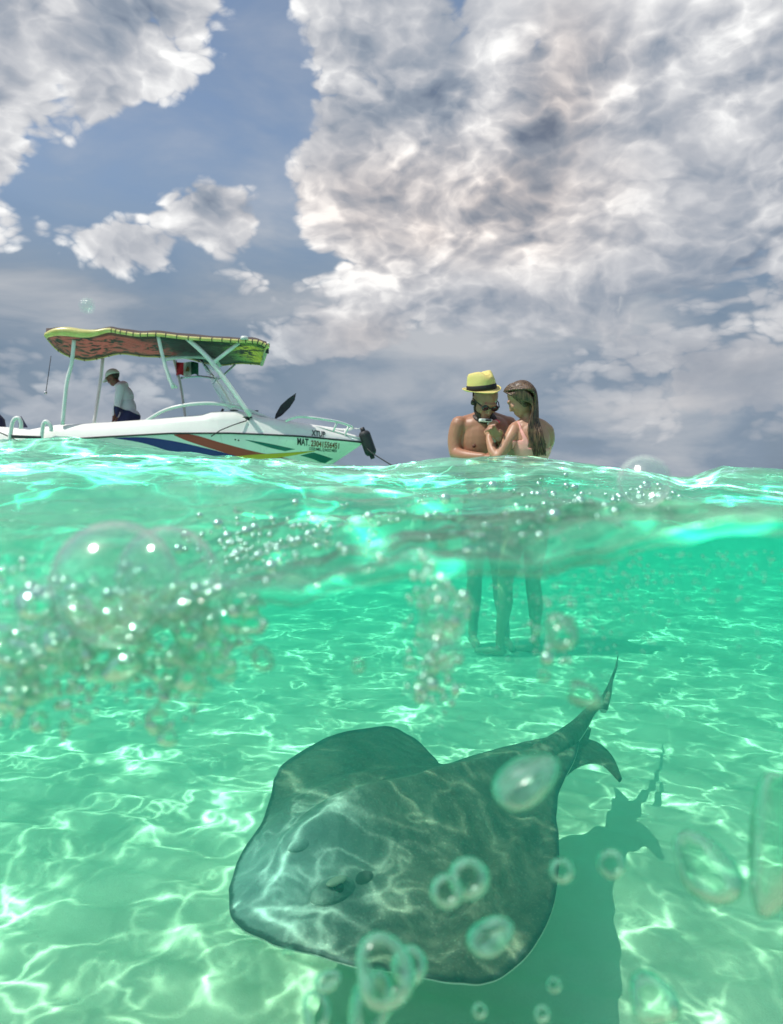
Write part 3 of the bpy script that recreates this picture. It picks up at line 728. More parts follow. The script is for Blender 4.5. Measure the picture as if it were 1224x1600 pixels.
        c = cmix(t, sstep(nz, .0, -.3), c, lin(226, 222, 208))
        put(t, bs.inputs['Base Color'], c); bs.inputs['Roughness'].default_value = .5; bs.inputs['Specular IOR Level'].default_value = .12
        w = t.nodes.new('ShaderNodeTexWave'); w.wave_type = 'RINGS'; w.rings_direction = 'Z'; w.inputs['Scale'].default_value = 7.5; w.inputs['Distortion'].default_value = 1.6; w.inputs['Detail'].default_value = 2
        put(t, w.inputs['Vector'], vmath(t, 'SUBTRACT', Pq, (sl.x+.16, sl.y+.10, 0)))
        bump(t, bs, X(t, w.outputs['Fac'])*.6 + n2*1.3 + n3*.4 + sp*.4, .4, .010)
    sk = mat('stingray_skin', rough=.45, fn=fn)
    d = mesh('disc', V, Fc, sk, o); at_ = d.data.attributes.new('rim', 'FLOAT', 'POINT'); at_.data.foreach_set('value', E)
    # tail, barb and pelvic fins
    tp = [(846, 1186, .050, .02), (876, 1163, .042, .025), (902, 1138, .031, .03), (921, 1114, .021, .03), (937, 1099, .015, .04), (948, 1083, .011, .05), (956, 1062, .007, .06), (963, 1042, .005, .07), (966, 1024, .002, .08)]
    Q = []
    for px, py, r, dz in tp: q = at_z(px, py, RZ+dz) - O; Q.append((*q, r))
    Q = catmull(Q, 60); V, Fc = tube_geo(Q[:, :3], Q[:, 3], 12)
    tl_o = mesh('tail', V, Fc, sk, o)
    bm = bmesh.new()
    for i in range(2, 34):                                             # small thorns along the top of the tail
        p = Vector(Q[i, :3]) + Vector((0, 0, Q[i, 3]*.85)); bmesh.ops.create_cone(bm, cap_ends=True, segments=5, radius1=.006, radius2=.0005, depth=.018, matrix=Matrix.Translation(p) @ Euler((.5, 0, .6)).to_matrix().to_4x4())
    th = from_bm('thorns', bm, sk, tl_o, smooth=False); th['kind'] = 'stuff'
    V, Fc = tube_geo([at_z(943, 1108, RZ+.06)-O, at_z(951, 1086, RZ+.075)-O, at_z(957, 1066, RZ+.085)-O], [.016, .011, .002], 6); mesh('barb', V, Fc, sk, tl_o)
    def fin(top_, bot, dz):
        a = catmull(top_, 18); b = catmull(bot, 18); Vt = []; Vb = []
        for i, (p, q) in enumerate(zip(a, b)):
            for s in np.linspace(0, 1, 6):
                w = at_z(*(p*(1-s)+q*s), RZ + dz - .05*(i/17)**2) - O; th_ = .008*math.sin(math.pi*(.1+.8*s))
                Vt.append(w + Vector((0, 0, th_))); Vb.append(w - Vector((0, 0, th_)))
        F1 = [(i*6+j, (i+1)*6+j, (i+1)*6+j+1, i*6+j+1) for i in range(17) for j in range(5)]; n = len(Vt)
        F2 = [tuple(n+k for k in f[::-1]) for f in F1]
        for i in range(17): F1.append((i*6, n+i*6, n+(i+1)*6, (i+1)*6)); F1.append((i*6+5, (i+1)*6+5, n+(i+1)*6+5, n+i*6+5))
        f = mesh('pelvic_fin', Vt+Vb, F1+F2, sk, o)
    fin([(842, 1180), (886, 1156), (928, 1158), (957, 1182), (972, 1217)], [(862, 1236), (886, 1212), (912, 1195), (940, 1195), (966, 1220)], .0)
    fin([(862, 1166), (885, 1140), (905, 1128)], [(900, 1175), (918, 1158), (924, 1140)], .0)
    # eyes and spiracles
    em = mat('stingray_eye', lin(14, 14, 12), .08); lm = mat('stingray_eyelid', lin(158, 150, 126), .5); hm = mat('spiracle_hollow', lin(46, 44, 37), .9)
    for px, py, s in ((520, 1331, 1.0), (470, 1286, .6)):
        q = at_z(px, py, RZ+.115); q.z = float(top(np.array([q.x]), np.array([q.y]), .35, RZ)[0]) + .008; q = q - O; a = math.atan2(ax[1], ax[0])
        bm = bmesh.new(); bmesh.ops.create_uvsphere(bm, u_segments=24, v_segments=14, radius=1, matrix=Matrix.Translation(q - Vector((0, 0, .024))) @ Matrix.Rotation(a, 4, 'Z') @ Matrix.Diagonal((.056*s, .038*s, .027*s, 1))); eb = from_bm('eye_bulge', bm, sk, o)
        if s < 1: continue
        side = Vector((nrm[0], nrm[1], 0))*(-1 if s == 1.0 else 1)
        bm = bmesh.new(); bmesh.ops.create_uvsphere(bm, u_segments=16, v_segments=10, radius=.012*s, matrix=Matrix.Translation(q + side*.021*s + Vector((0, 0, -.004)))); from_bm('eye', bm, em, eb)
        bm = bmesh.new(); bmesh.ops.create_uvsphere(bm, u_segments=16, v_segments=10, radius=1, matrix=Matrix.Translation(q + side*.014*s + Vector((0, 0, .007))) @ Matrix.Rotation(a, 4, 'Z') @ Matrix.Diagonal((.026*s, .012*s, .007*s, 1))); from_bm('eyelid', bm, lm, eb)
        bm = bmesh.new(); bmesh.ops.create_uvsphere(bm, u_segments=16, v_segments=10, radius=1, matrix=Matrix.Translation(q + Vector((ax[0], ax[1], 0))*.078*s + Vector((0, 0, -.020))) @ Matrix.Rotation(a + .3, 4, 'Z') @ Matrix.Diagonal((.034*s, .024*s, .009, 1))); from_bm('spiracle', bm, hm, o)
    tag(o, 'large grey brown stingray gliding above the sand with its whip tail trailing', 'stingray')
build_ray()

# ------------------------------------------------------------------ people
class Body:
    def __init__(s): s.bm = bmesh.new()
    def add(s, V, Fc):
        vs = [s.bm.verts.new(v) for v in V]
        for f in Fc:
            try: s.bm.faces.new([vs[i] for i in f])
            except ValueError: pass
    def limb(s, pts, n=None, seg=14):
        """A tapering limb through (x, y, z, r) points with rounded ends."""
        Q = catmull([(*p[0], p[1]) for p in pts], n or max(8, len(pts)*5)); P = [Vector(q[:3]) for q in Q]; r = list(Q[:, 3])
        d0 = (P[0]-P[1]).normalized(); d1 = (P[-1]-P[-2]).normalized(); h = []; tl = []
        for k in (80, 55, 30): h.append((P[0] + d0*r[0]*math.sin(R(k)), r[0]*math.cos(R(k)))); tl.append((P[-1] + d1*r[-1]*math.sin(R(k)), r[-1]*math.cos(R(k))))
        A = h + list(zip(P, r)) + tl[::-1]; s.add(*tube_geo([a[0] for a in A], [a[1] for a in A], seg))
    def ell(s, c, rad, M3=None, seg=20):
        M = Matrix.Translation(c) @ (M3.to_4x4() if M3 else Matrix.Identity(4)) @ Matrix.Diagonal((*rad, 1))
        bmesh.ops.create_uvsphere(s.bm, u_segments=seg, v_segments=seg*2//3, radius=1, matrix=M)
    def hand(s, w, d, n, side, size=.19, curl=.6, spread=.12):
        """Palm, four unequal fingers and a thumb: w wrist, d along the hand, n the way the palm faces, side towards the thumb."""
        d = d.normalized(); side = (side - d*side.dot(d)).normalized(); n = (n - d*n.dot(d) - side*n.dot(side)).normalized(); k = size/.19; tips = []
        M3 = Matrix((side, d, n)).transposed(); s.ell(w + d*.052*k, (.041*k, .054*k, .017*k), M3, 16)
        for i, (o, l) in enumerate(((.028, .070), (.010, .079), (-.009, .073), (-.027, .057))):
            b = w + d*.088*k + side*o*k; a = d + side*o*spread*22; a.normalize(); pts = [(b - d*.03*k, .0095*k), (b, .0092*k)]; ang = 0; p = b
            for j, f in enumerate((.45, .32, .25)):
                ang += curl*(.55, .9, .6)[j]; q = a*math.cos(ang) + n*math.sin(ang); p = p + q*l*f*k; pts.append((p, (.0088, .0082, .0070)[j]*k))
            s.limb(pts, 12, 10); tips.append((p, q))
        b = w + d*.022*k + side*.030*k; t1 = (side*.75 + d*.75 + n*.35).normalized(); t2 = (side*.2 + d*.95 + n*.55).normalized()
        s.limb([(b - side*.02*k, .014*k), (b, .0135*k), (b + t1*.036*k, .011*k), (b + t1*.036*k + t2*.030*k, .0085*k)], 12, 10)
        return tips
    def head(s, c, f, u, k=1.0, male=True):
        f = f.normalized(); u = (u - f*u.dot(f)).normalized(); r = f.cross(u); T = lambda x, y, z: c + (r*x + f*y + u*z)*k
        M3 = Matrix((r, f, u)).transposed(); e = lambda p, rad: s.ell(T(*p), tuple(q*k for q in rad), M3)
        e((0, -.012, .035), (.074, .094, .082)); e((0, .022, -.03), (.062, .070, .080)); e((0, .052, -.085), (.040 if male else .034, .036, .030))
        e((0, .083, .022), (.052, .016, .014)); e((0, .088, -.018), (.012, .018, .026)); e((0, .100, -.032), (.016, .013, .012))
        for q in (-1, 1):
            e((q*.036, .070, -.022), (.022, .020, .018)); e((q*.075, -.008, -.006), (.010, .020, .032)); e((q*.032, .082, .001), (.014, .006, .007))
        e((0, .086, -.062), (.024, .009, .006)); e((0, .084, -.073), (.021, .010, .007))
        return T, M3
    def done(s, name, voxel, m, base, it=6):
        me = bpy.data.meshes.new('tmp'); s.bm.to_mesh(me); s.bm.free(); o = bpy.data.objects.new('tmp', me); COL.objects.link(o)
        md = o.modifiers.new('r', 'REMESH'); md.mode = 'VOXEL'; md.voxel_size = voxel; md.adaptivity = 0
        ms = o.modifiers.new('s', 'SMOOTH'); ms.factor = .5; ms.iterations = it
        dg = bpy.context.evaluated_depsgraph_get(); me2 = bpy.data.meshes.new_from_object(o.evaluated_get(dg)); bpy.data.objects.remove(o)
        for v in me2.vertices: v.co -= base
        me2.materials.clear(); me2.polygons.foreach_set('use_smooth', [True]*len(me2.polygons)); me2.name = name
        b = link(name, me2, m); b.location = base; return b
def garment(name, body, test, off, m, thick=.004):
    """Cloth that follows the body: the faces for which test(world point) holds, lifted off the skin."""
    me = body.data; nv = len(me.vertices); co = np.empty(nv*3); me.vertices.foreach_get('co', co); co = co.reshape(-1, 3)
    no = np.empty(nv*3); me.vertices.foreach_get('normal', no); no = no.reshape(-1, 3); base = np.array(body.location)
    ok = test(co+base); sel = [p for p in me.polygons if all(ok[i] for i in p.vertices)]
    ids = sorted({i for p in sel for i in p.vertices}); mp = {i: k for k, i in enumerate(ids)}
    V = co[ids] + no[ids]*off; Fc = [tuple(mp[i] for i in p.vertices) for p in sel]
    from collections import defaultdict
    ec = defaultdict(int)
    for f in Fc:
        for i in range(len(f)): ec[tuple(sorted((f[i], f[i-1])))] += 1
    nb = defaultdict(list)
    for (i, j), c in ec.items():
        if c == 1: nb[i].append(j); nb[j].append(i)
    ks = [i for i in nb if len(nb[i]) == 2]; a1 = [nb[i][0] for i in ks]; a2 = [nb[i][1] for i in ks]
    for _ in range(14): V[ks] = .5*V[ks] + .25*(V[a1] + V[a2])
    o = mesh(name, V, Fc, m, body, fix=False); md = o.modifiers.new('thick', 'SOLIDIFY'); md.thickness = thick; md.offset = 1; return o
def skin(name, rgb, rgb2):
    def fn(t, b, P):
        n = noise(t, P, 9, 5, .6); n2 = noise(t, P, 60, 3)
        c = cmix(t, n, lin(*rgb), lin(*rgb2)); put(t, b.inputs['Base Color'], cmix(t, n2*.2, c, lin(150, 84, 66)))
        put(t, b.inputs['Roughness'], .34 + n*.2); b.inputs['Subsurface Weight'].default_value = .12; b.inputs['Subsurface Radius'].default_value = (.02, .008, .005); b.inputs['Subsurface Scale'].default_value = .3
        bump(t, b, n2 + n, .2, .002)
    return mat(name, rough=.4, fn=fn)
SK_M = skin('tanned_skin', (182, 134, 106), (156, 110, 86)); SK_W = skin('fair_tanned_skin', (196, 150, 120), (170, 124, 98)); SK_C = skin('dark_tanned_skin', (112, 74, 56), (84, 54, 42))
def _hair(c1, c2):
    def fn(t, b, P):
        w = noise(t, vmath(t, 'MULTIPLY', P, (1, 1, .12)), 150, 3, .6); put(t, b.inputs['Base Color'], cmix(t, sstep(w, .35, .7), lin(*c1), lin(*c2))); bump(t, b, w, .5, .003)
    return fn
HAIR_D = mat('dark_hair', rough=.5, fn=_hair((32, 24, 20), (58, 44, 34))); HAIR_B = mat('wet_brown_hair', rough=.42, fn=_hair((42, 30, 22), (126, 98, 70)))
def seg_dist(P, a, b):
    a = np.array(a); b = np.array(b); d = b-a; t = np.clip(((P-a) @ d)/(d @ d), 0, 1); return np.linalg.norm(P - (a + t[:, None]*d), axis=1), t

def build_man():
    D = 5.36; HK = 1.12; p = lambda px, py, dy=0.: at(px, py, D+dy)
    b = Body(); V = Vector
    # trunk
    chest = p(757, 688, .0); b.ell(chest, (.175, .115, .20)); b.ell(p(757, 668, .0), (.185, .095, .10)); b.ell(p(758, 745, .0), (.150, .105, .20)); b.ell(p(760, 800, .0), (.165, .115, .13))
    for px in (737, 772): b.ell(p(px + (6 if px < 750 else 0), 682, -.045), (.085, .034, .07))
    b.limb([(p(757, 655, .03), .066), (p(756, 646, .0), .060), (p(756, 636, -.03), .058)])
    b.limb([(p(722, 664, .01), .062), (p(740, 657, .03), .055), (p(757, 652, .03), .06), (p(774, 656, .03), .055), (p(793, 664, .03), .062)])
    # his right arm hangs and crosses in front of him, the other reaches behind her towards the camera case
    b.limb([(p(718, 664, .0), .066), (p(713, 680, .0), .060), (p(711, 694, -.01), .052), (p(712, 708, -.03), .046)])
    b.limb([(p(712, 708, -.03), .045), (p(724, 712, -.10), .046), (p(742, 714, -.17), .038), (p(755, 714, -.21), .030)])
    b.hand(p(754, 714, -.21), V((1, -.25, .12)), V((0, -.3, 1)), V((.1, 1, .2)), curl=.25)
    b.limb([(p(795, 664, .03), .064), (p(802, 684, .02), .056), (p(800, 704, -.02), .046)]); b.limb([(p(800, 704, -.02), .045), (p(790, 694, -.14), .040), (p(781, 686, -.24), .030)])
    b.hand(p(781, 686, -.24), V((-.6, -.3, .7)), V((-.5, .2, -.6)), V((.3, -.6, .6)), curl=.9)
    # legs
    fz = float(sand_z(0.6, D))
    def foot(x, y): return V((x, y, fz+.035))
    for px0, px1, px2, dy in ((743, 742, 739, .06), (776, 781, 790, .02)):
        h = p(px0, 815, dy); k = p(px1, 900, dy-.02); a = p(px2, 985, dy+.04); a.z = fz+.09
        b.limb([(h, .098), (h*.5+k*.5, .080), (k, .058), (k*.62+a*.38 + V((0, .02, 0)), .058), (k*.25+a*.75, .040), (a, .036)], 34)
        b.limb([(a + V((0, .03, -.045)), .034), (a + V((.01, -.09, -.05)), .032), (a + V((.02, -.19, -.062)), .024)])
    # head bent over the camera
    f = V((.26, -.74, -.62)); c = p(758, 626, -.09); T, M3 = b.head(c, f, V((.14, -.30, 1)), HK)
    body = b.done('person', .006, SK_M, V((0.6, D, fz)))
    tag(body, 'bare chested bearded man in sunglasses and yellow straw hat standing in the sea', 'person')
    Tn = np.array(T(0, 0, 0)); Mi = np.array(M3.inverted())
    def loc(P): return ((P-Tn) @ Mi.T)/HK
    def beard(P):
        q = loc(P); x, y, z = q.T
        return (np.abs(x) < .085) & (y < .125) & (np.linalg.norm(q, axis=1) < .150) & (((z < -.052) & (z > -.120) & (y > -.005) & ((z < -.085) | (np.abs(x) > .030) | (z > -.058))) | ((z > -.06) & (z < .0) & (y > -.012) & (y < .025) & (np.abs(x) > .05)))
    garment('beard', body, beard, .004, HAIR_D, .004)
    garment('hair', body, lambda P: (lambda q: (q[:, 2] > -.045) & ((q[:, 1] < .0) & (np.abs(q[:, 0]) < .058)) & (q[:, 2] < .10) & (q[:, 1] < -.03))(loc(P)), .006, HAIR_D, .006)
    base = V(body.location)
    # sunglasses
    gm = mat('dark_sunglass_lens', lin(40, 22, 34), .06, spec=.8)
    for s in (-1, 1):
        bm = bmesh.new(); bmesh.ops.create_uvsphere(bm, u_segments=18, v_segments=10, radius=1, matrix=Matrix.Translation(T(s*.034, .092, .004) - base) @ M3.to_4x4() @ Matrix.Diagonal((.030, .010, .024, 1)))
        g = from_bm('sunglass_lens', bm, gm, body)
        Vt, Fc = tube_geo([T(s*.062, .088, .012)-base, T(s*.082, .03, .010)-base, T(s*.084, -.01, .006)-base], .004, 6); mesh('sunglass_arm', Vt, Fc, M['black'], body)
    Vt, Fc = tube_geo([T(-.012, .104, .008)-base, T(.012, .104, .008)-base], .004, 6); mesh('sunglass_bridge', Vt, Fc, M['black'], body)
    # straw trilby: pinched crown, dark band, brim turned down in front
    def straw(t, bs, P):
        w1 = t.nodes.new('ShaderNodeTexWave'); w1.inputs['Scale'].default_value = 55; put(t, w1.inputs['Vector'], P); w2 = t.nodes.new('ShaderNodeTexWave'); w2.bands_direction = 'Z'; w2.inputs['Scale'].default_value = 55; put(t, w2.inputs['Vector'], P)
        h = X(t, w1.outputs['Fac'])*.5 + X(t, w2.outputs['Fac'])*.5
        put(t, bs.inputs['Base Color'], cmix(t, h*.5 + noise(t, P, 6, 3)*.4, lin(232, 218, 140), lin(206, 188, 104))); bump(t, bs, h, .4, .002)
    stw = mat('yellow_straw', rough=.7, fn=straw); bandm = mat('black_hat_band', lin(24, 20, 22), .7)
    hu = V((.03, -.20, 1)).normalized(); hu = (hu + V((-.15, 0, 0))).normalized(); hf = V((.45, -.86, -.2)); hf = (hf - hu*hf.dot(hu)).normalized(); hr = hf.cross(hu)
    hc = p(753.0, 609.5, -.095); HS = 1.12; H = lambda x, y, z: hc + (hr*x + hf*y + hu*z)*HS - base
    n = 48; prof = [(.086, .0), (.090, .012), (.088, .035), (.085, .060), (.082, .085), (.079, .102), (.070, .114), (.050, .116), (.022, .108), (.004, .104)]
    secs = []
    for r_, z in prof:
        row = []
        for k in range(n):
            w = 2*math.pi*k/n; y = r_*1.14*math.cos(w); x = r_*math.sin(w); zz = z
            if z > .06: pin = math.exp(-((y-.075)/.045)**2); x *= 1 - .38*pin*(z-.06)/.055; zz = z - .030*math.exp(-(x/.02)**2)*(z > .1) + .012*y/.09*(z > .05) - .016*max(0, (y-.05)/.05)*(z > .1)
            row.append(H(x, y, zz))
        secs.append(row)
    Vt, Fc = loft(secs, cap=False); Fc.append(tuple((len(secs)-1)*n+j for j in range(n)))
    crown = mesh('hat', Vt, Fc, stw, body)
    secs = []
    for s in np.linspace(0, 1, 7):
        secs.append([H((.086 + .031*s)*math.sin(w), (.098 + .034*s)*math.cos(w), .004 + .014*s*s*abs(math.sin(w)) - .020*s*max(0, math.cos(w)) + .012*s*max(0, -math.cos(w))) for w in np.linspace(0, 2*math.pi, n, endpoint=False)])
    Vt, Fc = loft(secs, cap=False); br = mesh('hat_brim', Vt, Fc, stw, crown); sd = br.modifiers.new('s', 'SOLIDIFY'); sd.thickness = .004
    secs = [[H(r_*math.sin(w), r_*1.14*math.cos(w), z) for w in np.linspace(0, 2*math.pi, n, endpoint=False)] for r_, z in ((.090, .004), (.0935, .008), (.0925, .022), (.0905, .034), (.087, .037))]
    Vt, Fc = loft(secs, cap=False); mesh('hat_band', Vt, Fc, bandm, crown)
    # nipples and swim shorts
    npm = mat('areola', lin(104, 62, 48), .6)
    for px, py in ((741, 697), (776, 697)):
        bm = bmesh.new(); q = p(px, py, -.112); bmesh.ops.create_uvsphere(bm, u_segments=12, v_segments=8, radius=1, matrix=Matrix.Translation(q - base) @ Matrix.Diagonal((.014, .010, .013, 1))); from_bm('nipple', bm, npm, body)
    zt, zb = p(758, 776).z, p(758, 868).z
    garment('swim_shorts', body, lambda P: (P[:, 2] < zt) & (P[:, 2] > zb), .010, paint('dark_swim_shorts', (34, 62, 84), .8), .006)
build_man()

def build_woman():
    D = 5.12; p = lambda px, py, dy=0.: at(px, py, D+dy)
    b = Body(); V = Vector; fz = float(sand_z(.9, D))
    b.ell(p(831, 690), (.128, .098, .155)); b.ell(p(829, 672, .01), (.135, .078, .075)); b.ell(p(828, 738), (.105, .085, .17)); b.ell(p(824, 782, .01), (.150, .115, .115)); b.ell(p(810, 800, .03), (.09, .10, .10)); b.ell(p(838, 800, .03), (.09, .10, .10))
    b.ell(p(818, 692, .085), (.060, .055, .058)); b.ell(p(842, 692, .085), (.060, .055, .058))
    b.limb([(p(830, 662, .01), .050), (p(825, 650, .015), .046), (p(820, 640, .015), .046)])
    b.limb([(p(806, 669, .02), .046), (p(818, 663, .0), .042), (p(832, 661, .0), .045), (p(845, 664, .0), .042), (p(853, 671, .02), .046)])
    # near arm bent, the hand raised with the camera; far arm in front of her
    e = p(778, 716, -.06)
    b.limb([(p(805, 671, -.0), .050), (p(798, 684, -.03), .047), (p(788, 701, -.05), .040), (e, .036)]); w = p(764, 683, .06)
    b.limb([(e, .036), (p(771, 705, -.02), .036), (p(766, 692, .03), .028), (w, .022)])
    tips = b.hand(w, V((.25, .10, .95)), V((.75, .5, .1)), V((-.55, .5, .0)), size=.178, curl=.62)
    e2 = p(846, 716, .18)
    b.limb([(p(855, 673, .02), .048), (p(857, 690, .07), .043), (e2, .034)]); w2 = p(786, 700, .22); b.limb([(e2, .034), (p(815, 708, .25), .033), (w2, .022)])
    b.hand(w2, V((-.8, -.1, .6)), V((-.3, -.5, -.6)), V((.3, -.3, .8)), size=.175, curl=.8)
    for px0, px1, px2, dy in ((809, 790, 781, -.01), (839, 833, 838, .05)):
        h = p(px0, 812, dy); k = p(px1, 905, dy-.01); a = p(px2, 990, dy+.04); a.z = fz+.085
        b.limb([(h, .095), (h*.5+k*.5, .080), (k, .055), (k*.62+a*.38 + V((.012, .01, 0)), .056), (k*.25+a*.75, .036), (a, .031)], 34)
        b.limb([(a + V((.02, .0, -.045)), .031), (a + V((-.06, .04, -.05)), .028), (a + V((-.15, .08, -.060)), .021)])
    f = V((-.80, .26, -.48)); c = p(815, 623, .0); T, M3 = b.head(c, f, V((-.42, .05, 1)), 1.0, False)
    body = b.done('person', .006, SK_W, V((.95, D, fz)))
    tag(body, 'woman with long wet brown hair and pale pink bikini top holding a small white camera', 'person')
    base = V(body.location)
    pink = paint('pale_pink_swimwear', (240, 166, 156), .7)
    tc = np.array(p(831, 700)); zA, zB = p(831, 700).z, p(831, 718).z
    def torso(P): return (np.abs(P[:, 0]-tc[0]) < .150) & (np.abs(P[:, 1]-tc[1]) < .16)
    S1, S2, S3 = p(811, 662, -.02), p(823, 690, -.09), p(822, 706, -.10); U1, U2 = p(850, 664, -.02), p(848, 700, -.09)
    def top(P):
        band = torso(P) & (P[:, 2] < zA + .03*np.clip((P[:, 1]-tc[1])/.05, 0, 1)) & (P[:, 2] > zB)
        st = np.zeros(len(P), bool)
        for a, c_ in ((S1, S2), (S2, S3), (U1, U2)): st |= seg_dist(P, a, c_)[0] < .017
        side = torso(P) & (P[:, 2] < zA+.05) & (P[:, 2] > zB) & (P[:, 0] < tc[0]-.04)
        cup = torso(P) & (P[:, 1] > tc[1]+.05) & (P[:, 2] < zA + .13) & (P[:, 2] > zB)
        return band | st | cup | side
    garment('bikini_top', body, top, .004, pink, .004)
    zt, zb = p(824, 768).z, p(824, 815).z
    garment('bikini_bottom', body, lambda P: (P[:, 2] < zt) & (P[:, 2] > zb - .25*np.clip(np.abs(P[:, 0]-np.array(p(824, 790))[0])-.16, -.2, 0)) & (np.abs(P[:, 0]-tc[0]) < .28) & (np.linalg.norm(P - np.array(e2), axis=1) > .1), .004, pink, .004)
    Tn = np.array(T(0, 0, 0)); Mi = np.array(M3.inverted())
    def cap(P):
        q = (P-Tn) @ Mi.T; x, y, z = q.T
        return (np.linalg.norm(q, axis=1) < .16) & (z > -.07) & ((z > .075) | (y < .03 + (z-.0)*.25)) & (y < .055)
    garment('scalp_hair', body, cap, .003, HAIR_B, .005)
    # hair: many wet locks drawn from the brow over the back of the head and down the back
    rnd = random.Random(4); Va = []; Fa = []
    for i in range(230):
        a = rnd.uniform(-1, 1); s = rnd.random()
        root = T(a*.070, .070 - .13*s, .112 - .020*abs(a) - .04*s*s)
        mid1 = T(a*.086, .0 - .075*s, .118 - .05*abs(a)**2 - .035*s); mid2 = T(a*.090, -.085 - .02*s, .03 - .02*abs(a))
        nk = T(a*.070, -.080, -.065)
        ex = 834 + a*7 + rnd.uniform(-3, 5) + 5; ez = rnd.uniform(690, 713)
        back = p(836 + a*8 + rnd.uniform(-2, 2), 672, -.105 + .01*rnd.random()); end = p(ex + 3, ez, -.118 + .012*rnd.random())
        if a > .55: mid2 = T(.092, -.03, .01); nk = T(.084, -.03, -.075)
        Q = catmull([(*root, .008), (*mid1, .009), (*mid2, .010), (*nk, .010), (*back, .009), (*end, .003)], 26)
        v, fc = tube_geo(Q[:, :3] - np.array(base), Q[:, 3]*rnd.uniform(.7, 1.1), 6); k = len(Va); Va += v; Fa += [tuple(k+q for q in x) for x in fc]
    for i in range(150):                                               # locks lying along the temple and cheek on both sides
        sgn = 1 if i % 4 == 0 else -1; s = rnd.random()*1.5
        Q = catmull([(*T(sgn*.03, .075-.04*s, .105), .006), (*T(sgn*.078, .045-.05*s, .055), .007), (*T(sgn*.088, -.005-.04*s, -.01), .008), (*T(sgn*.080, -.05, -.085), .008), (*p(834+3*sgn, 668, -.10), .007), (*p(838+4*sgn, 695, -.115), .003)], 24)
        v, fc = tube_geo(Q[:, :3] - np.array(base), Q[:, 3], 6); k = len(Va); Va += v; Fa += [tuple(k+q for q in x) for x in fc]
    mesh('hair', Va, Fa, HAIR_B, body)
    # pink nails
    nm = mat('pink_nail_polish', lin(238, 70, 92), .2)
    for q, d in tips:
        bm = bmesh.new(); M3n = d.to_track_quat('Y', 'Z').to_matrix(); bmesh.ops.create_uvsphere(bm, u_segments=10, v_segments=6, radius=1, matrix=Matrix.Translation(q + d*.005 + V((-.3, -.7, .4))*.006 - base) @ M3n.to_4x4() @ Matrix.Diagonal((.0075, .010, .0075, 1))); from_bm('fingernail', bm, nm, body)
    V1, F1 = tube_geo([w - base + (V((math.cos(t_), math.sin(t_)*.8, .1*math.cos(t_))))*.025 + V((0, 0, -.02)) for t_ in np.linspace(0, 2*math.pi, 16)], .0045, 6); mesh('bracelet', V1, F1, M['letter_red'], body)
    # the small white camera on its float grip
    g = empty('camera', p(768, 668, .10)); tag(g, 'small white camera on a white grip held between the couple', 'camera'); gb = V(g.location)
    wm = paint('white_rubber', (236, 236, 232), .4); q = Euler((0, .06, .25)).to_matrix()
    c1 = p(759, 657, .10) - gb; box('camera_body', c1, (.088, .050, .022), wm, g, .006, q); box('screen', c1 + q @ V((0, -.0265, .0)), (.06, .002, .012), M['black'], g, .0)
    V1, F1 = tube_geo([p(765, 660, .10)-gb, p(769, 672, .115)-gb, p(775, 690, .13)-gb], [.017, .022, .020], 14); mesh('grip', V1, F1, wm, g)
    V1, F1 = tube_geo([p(775, 690, .13)-gb, p(773, 697, .10)-gb, p(776, 704, .09)-gb], .004, 6); mesh('wrist_cord', V1, F1, M['letter_red'], g)
build_woman()

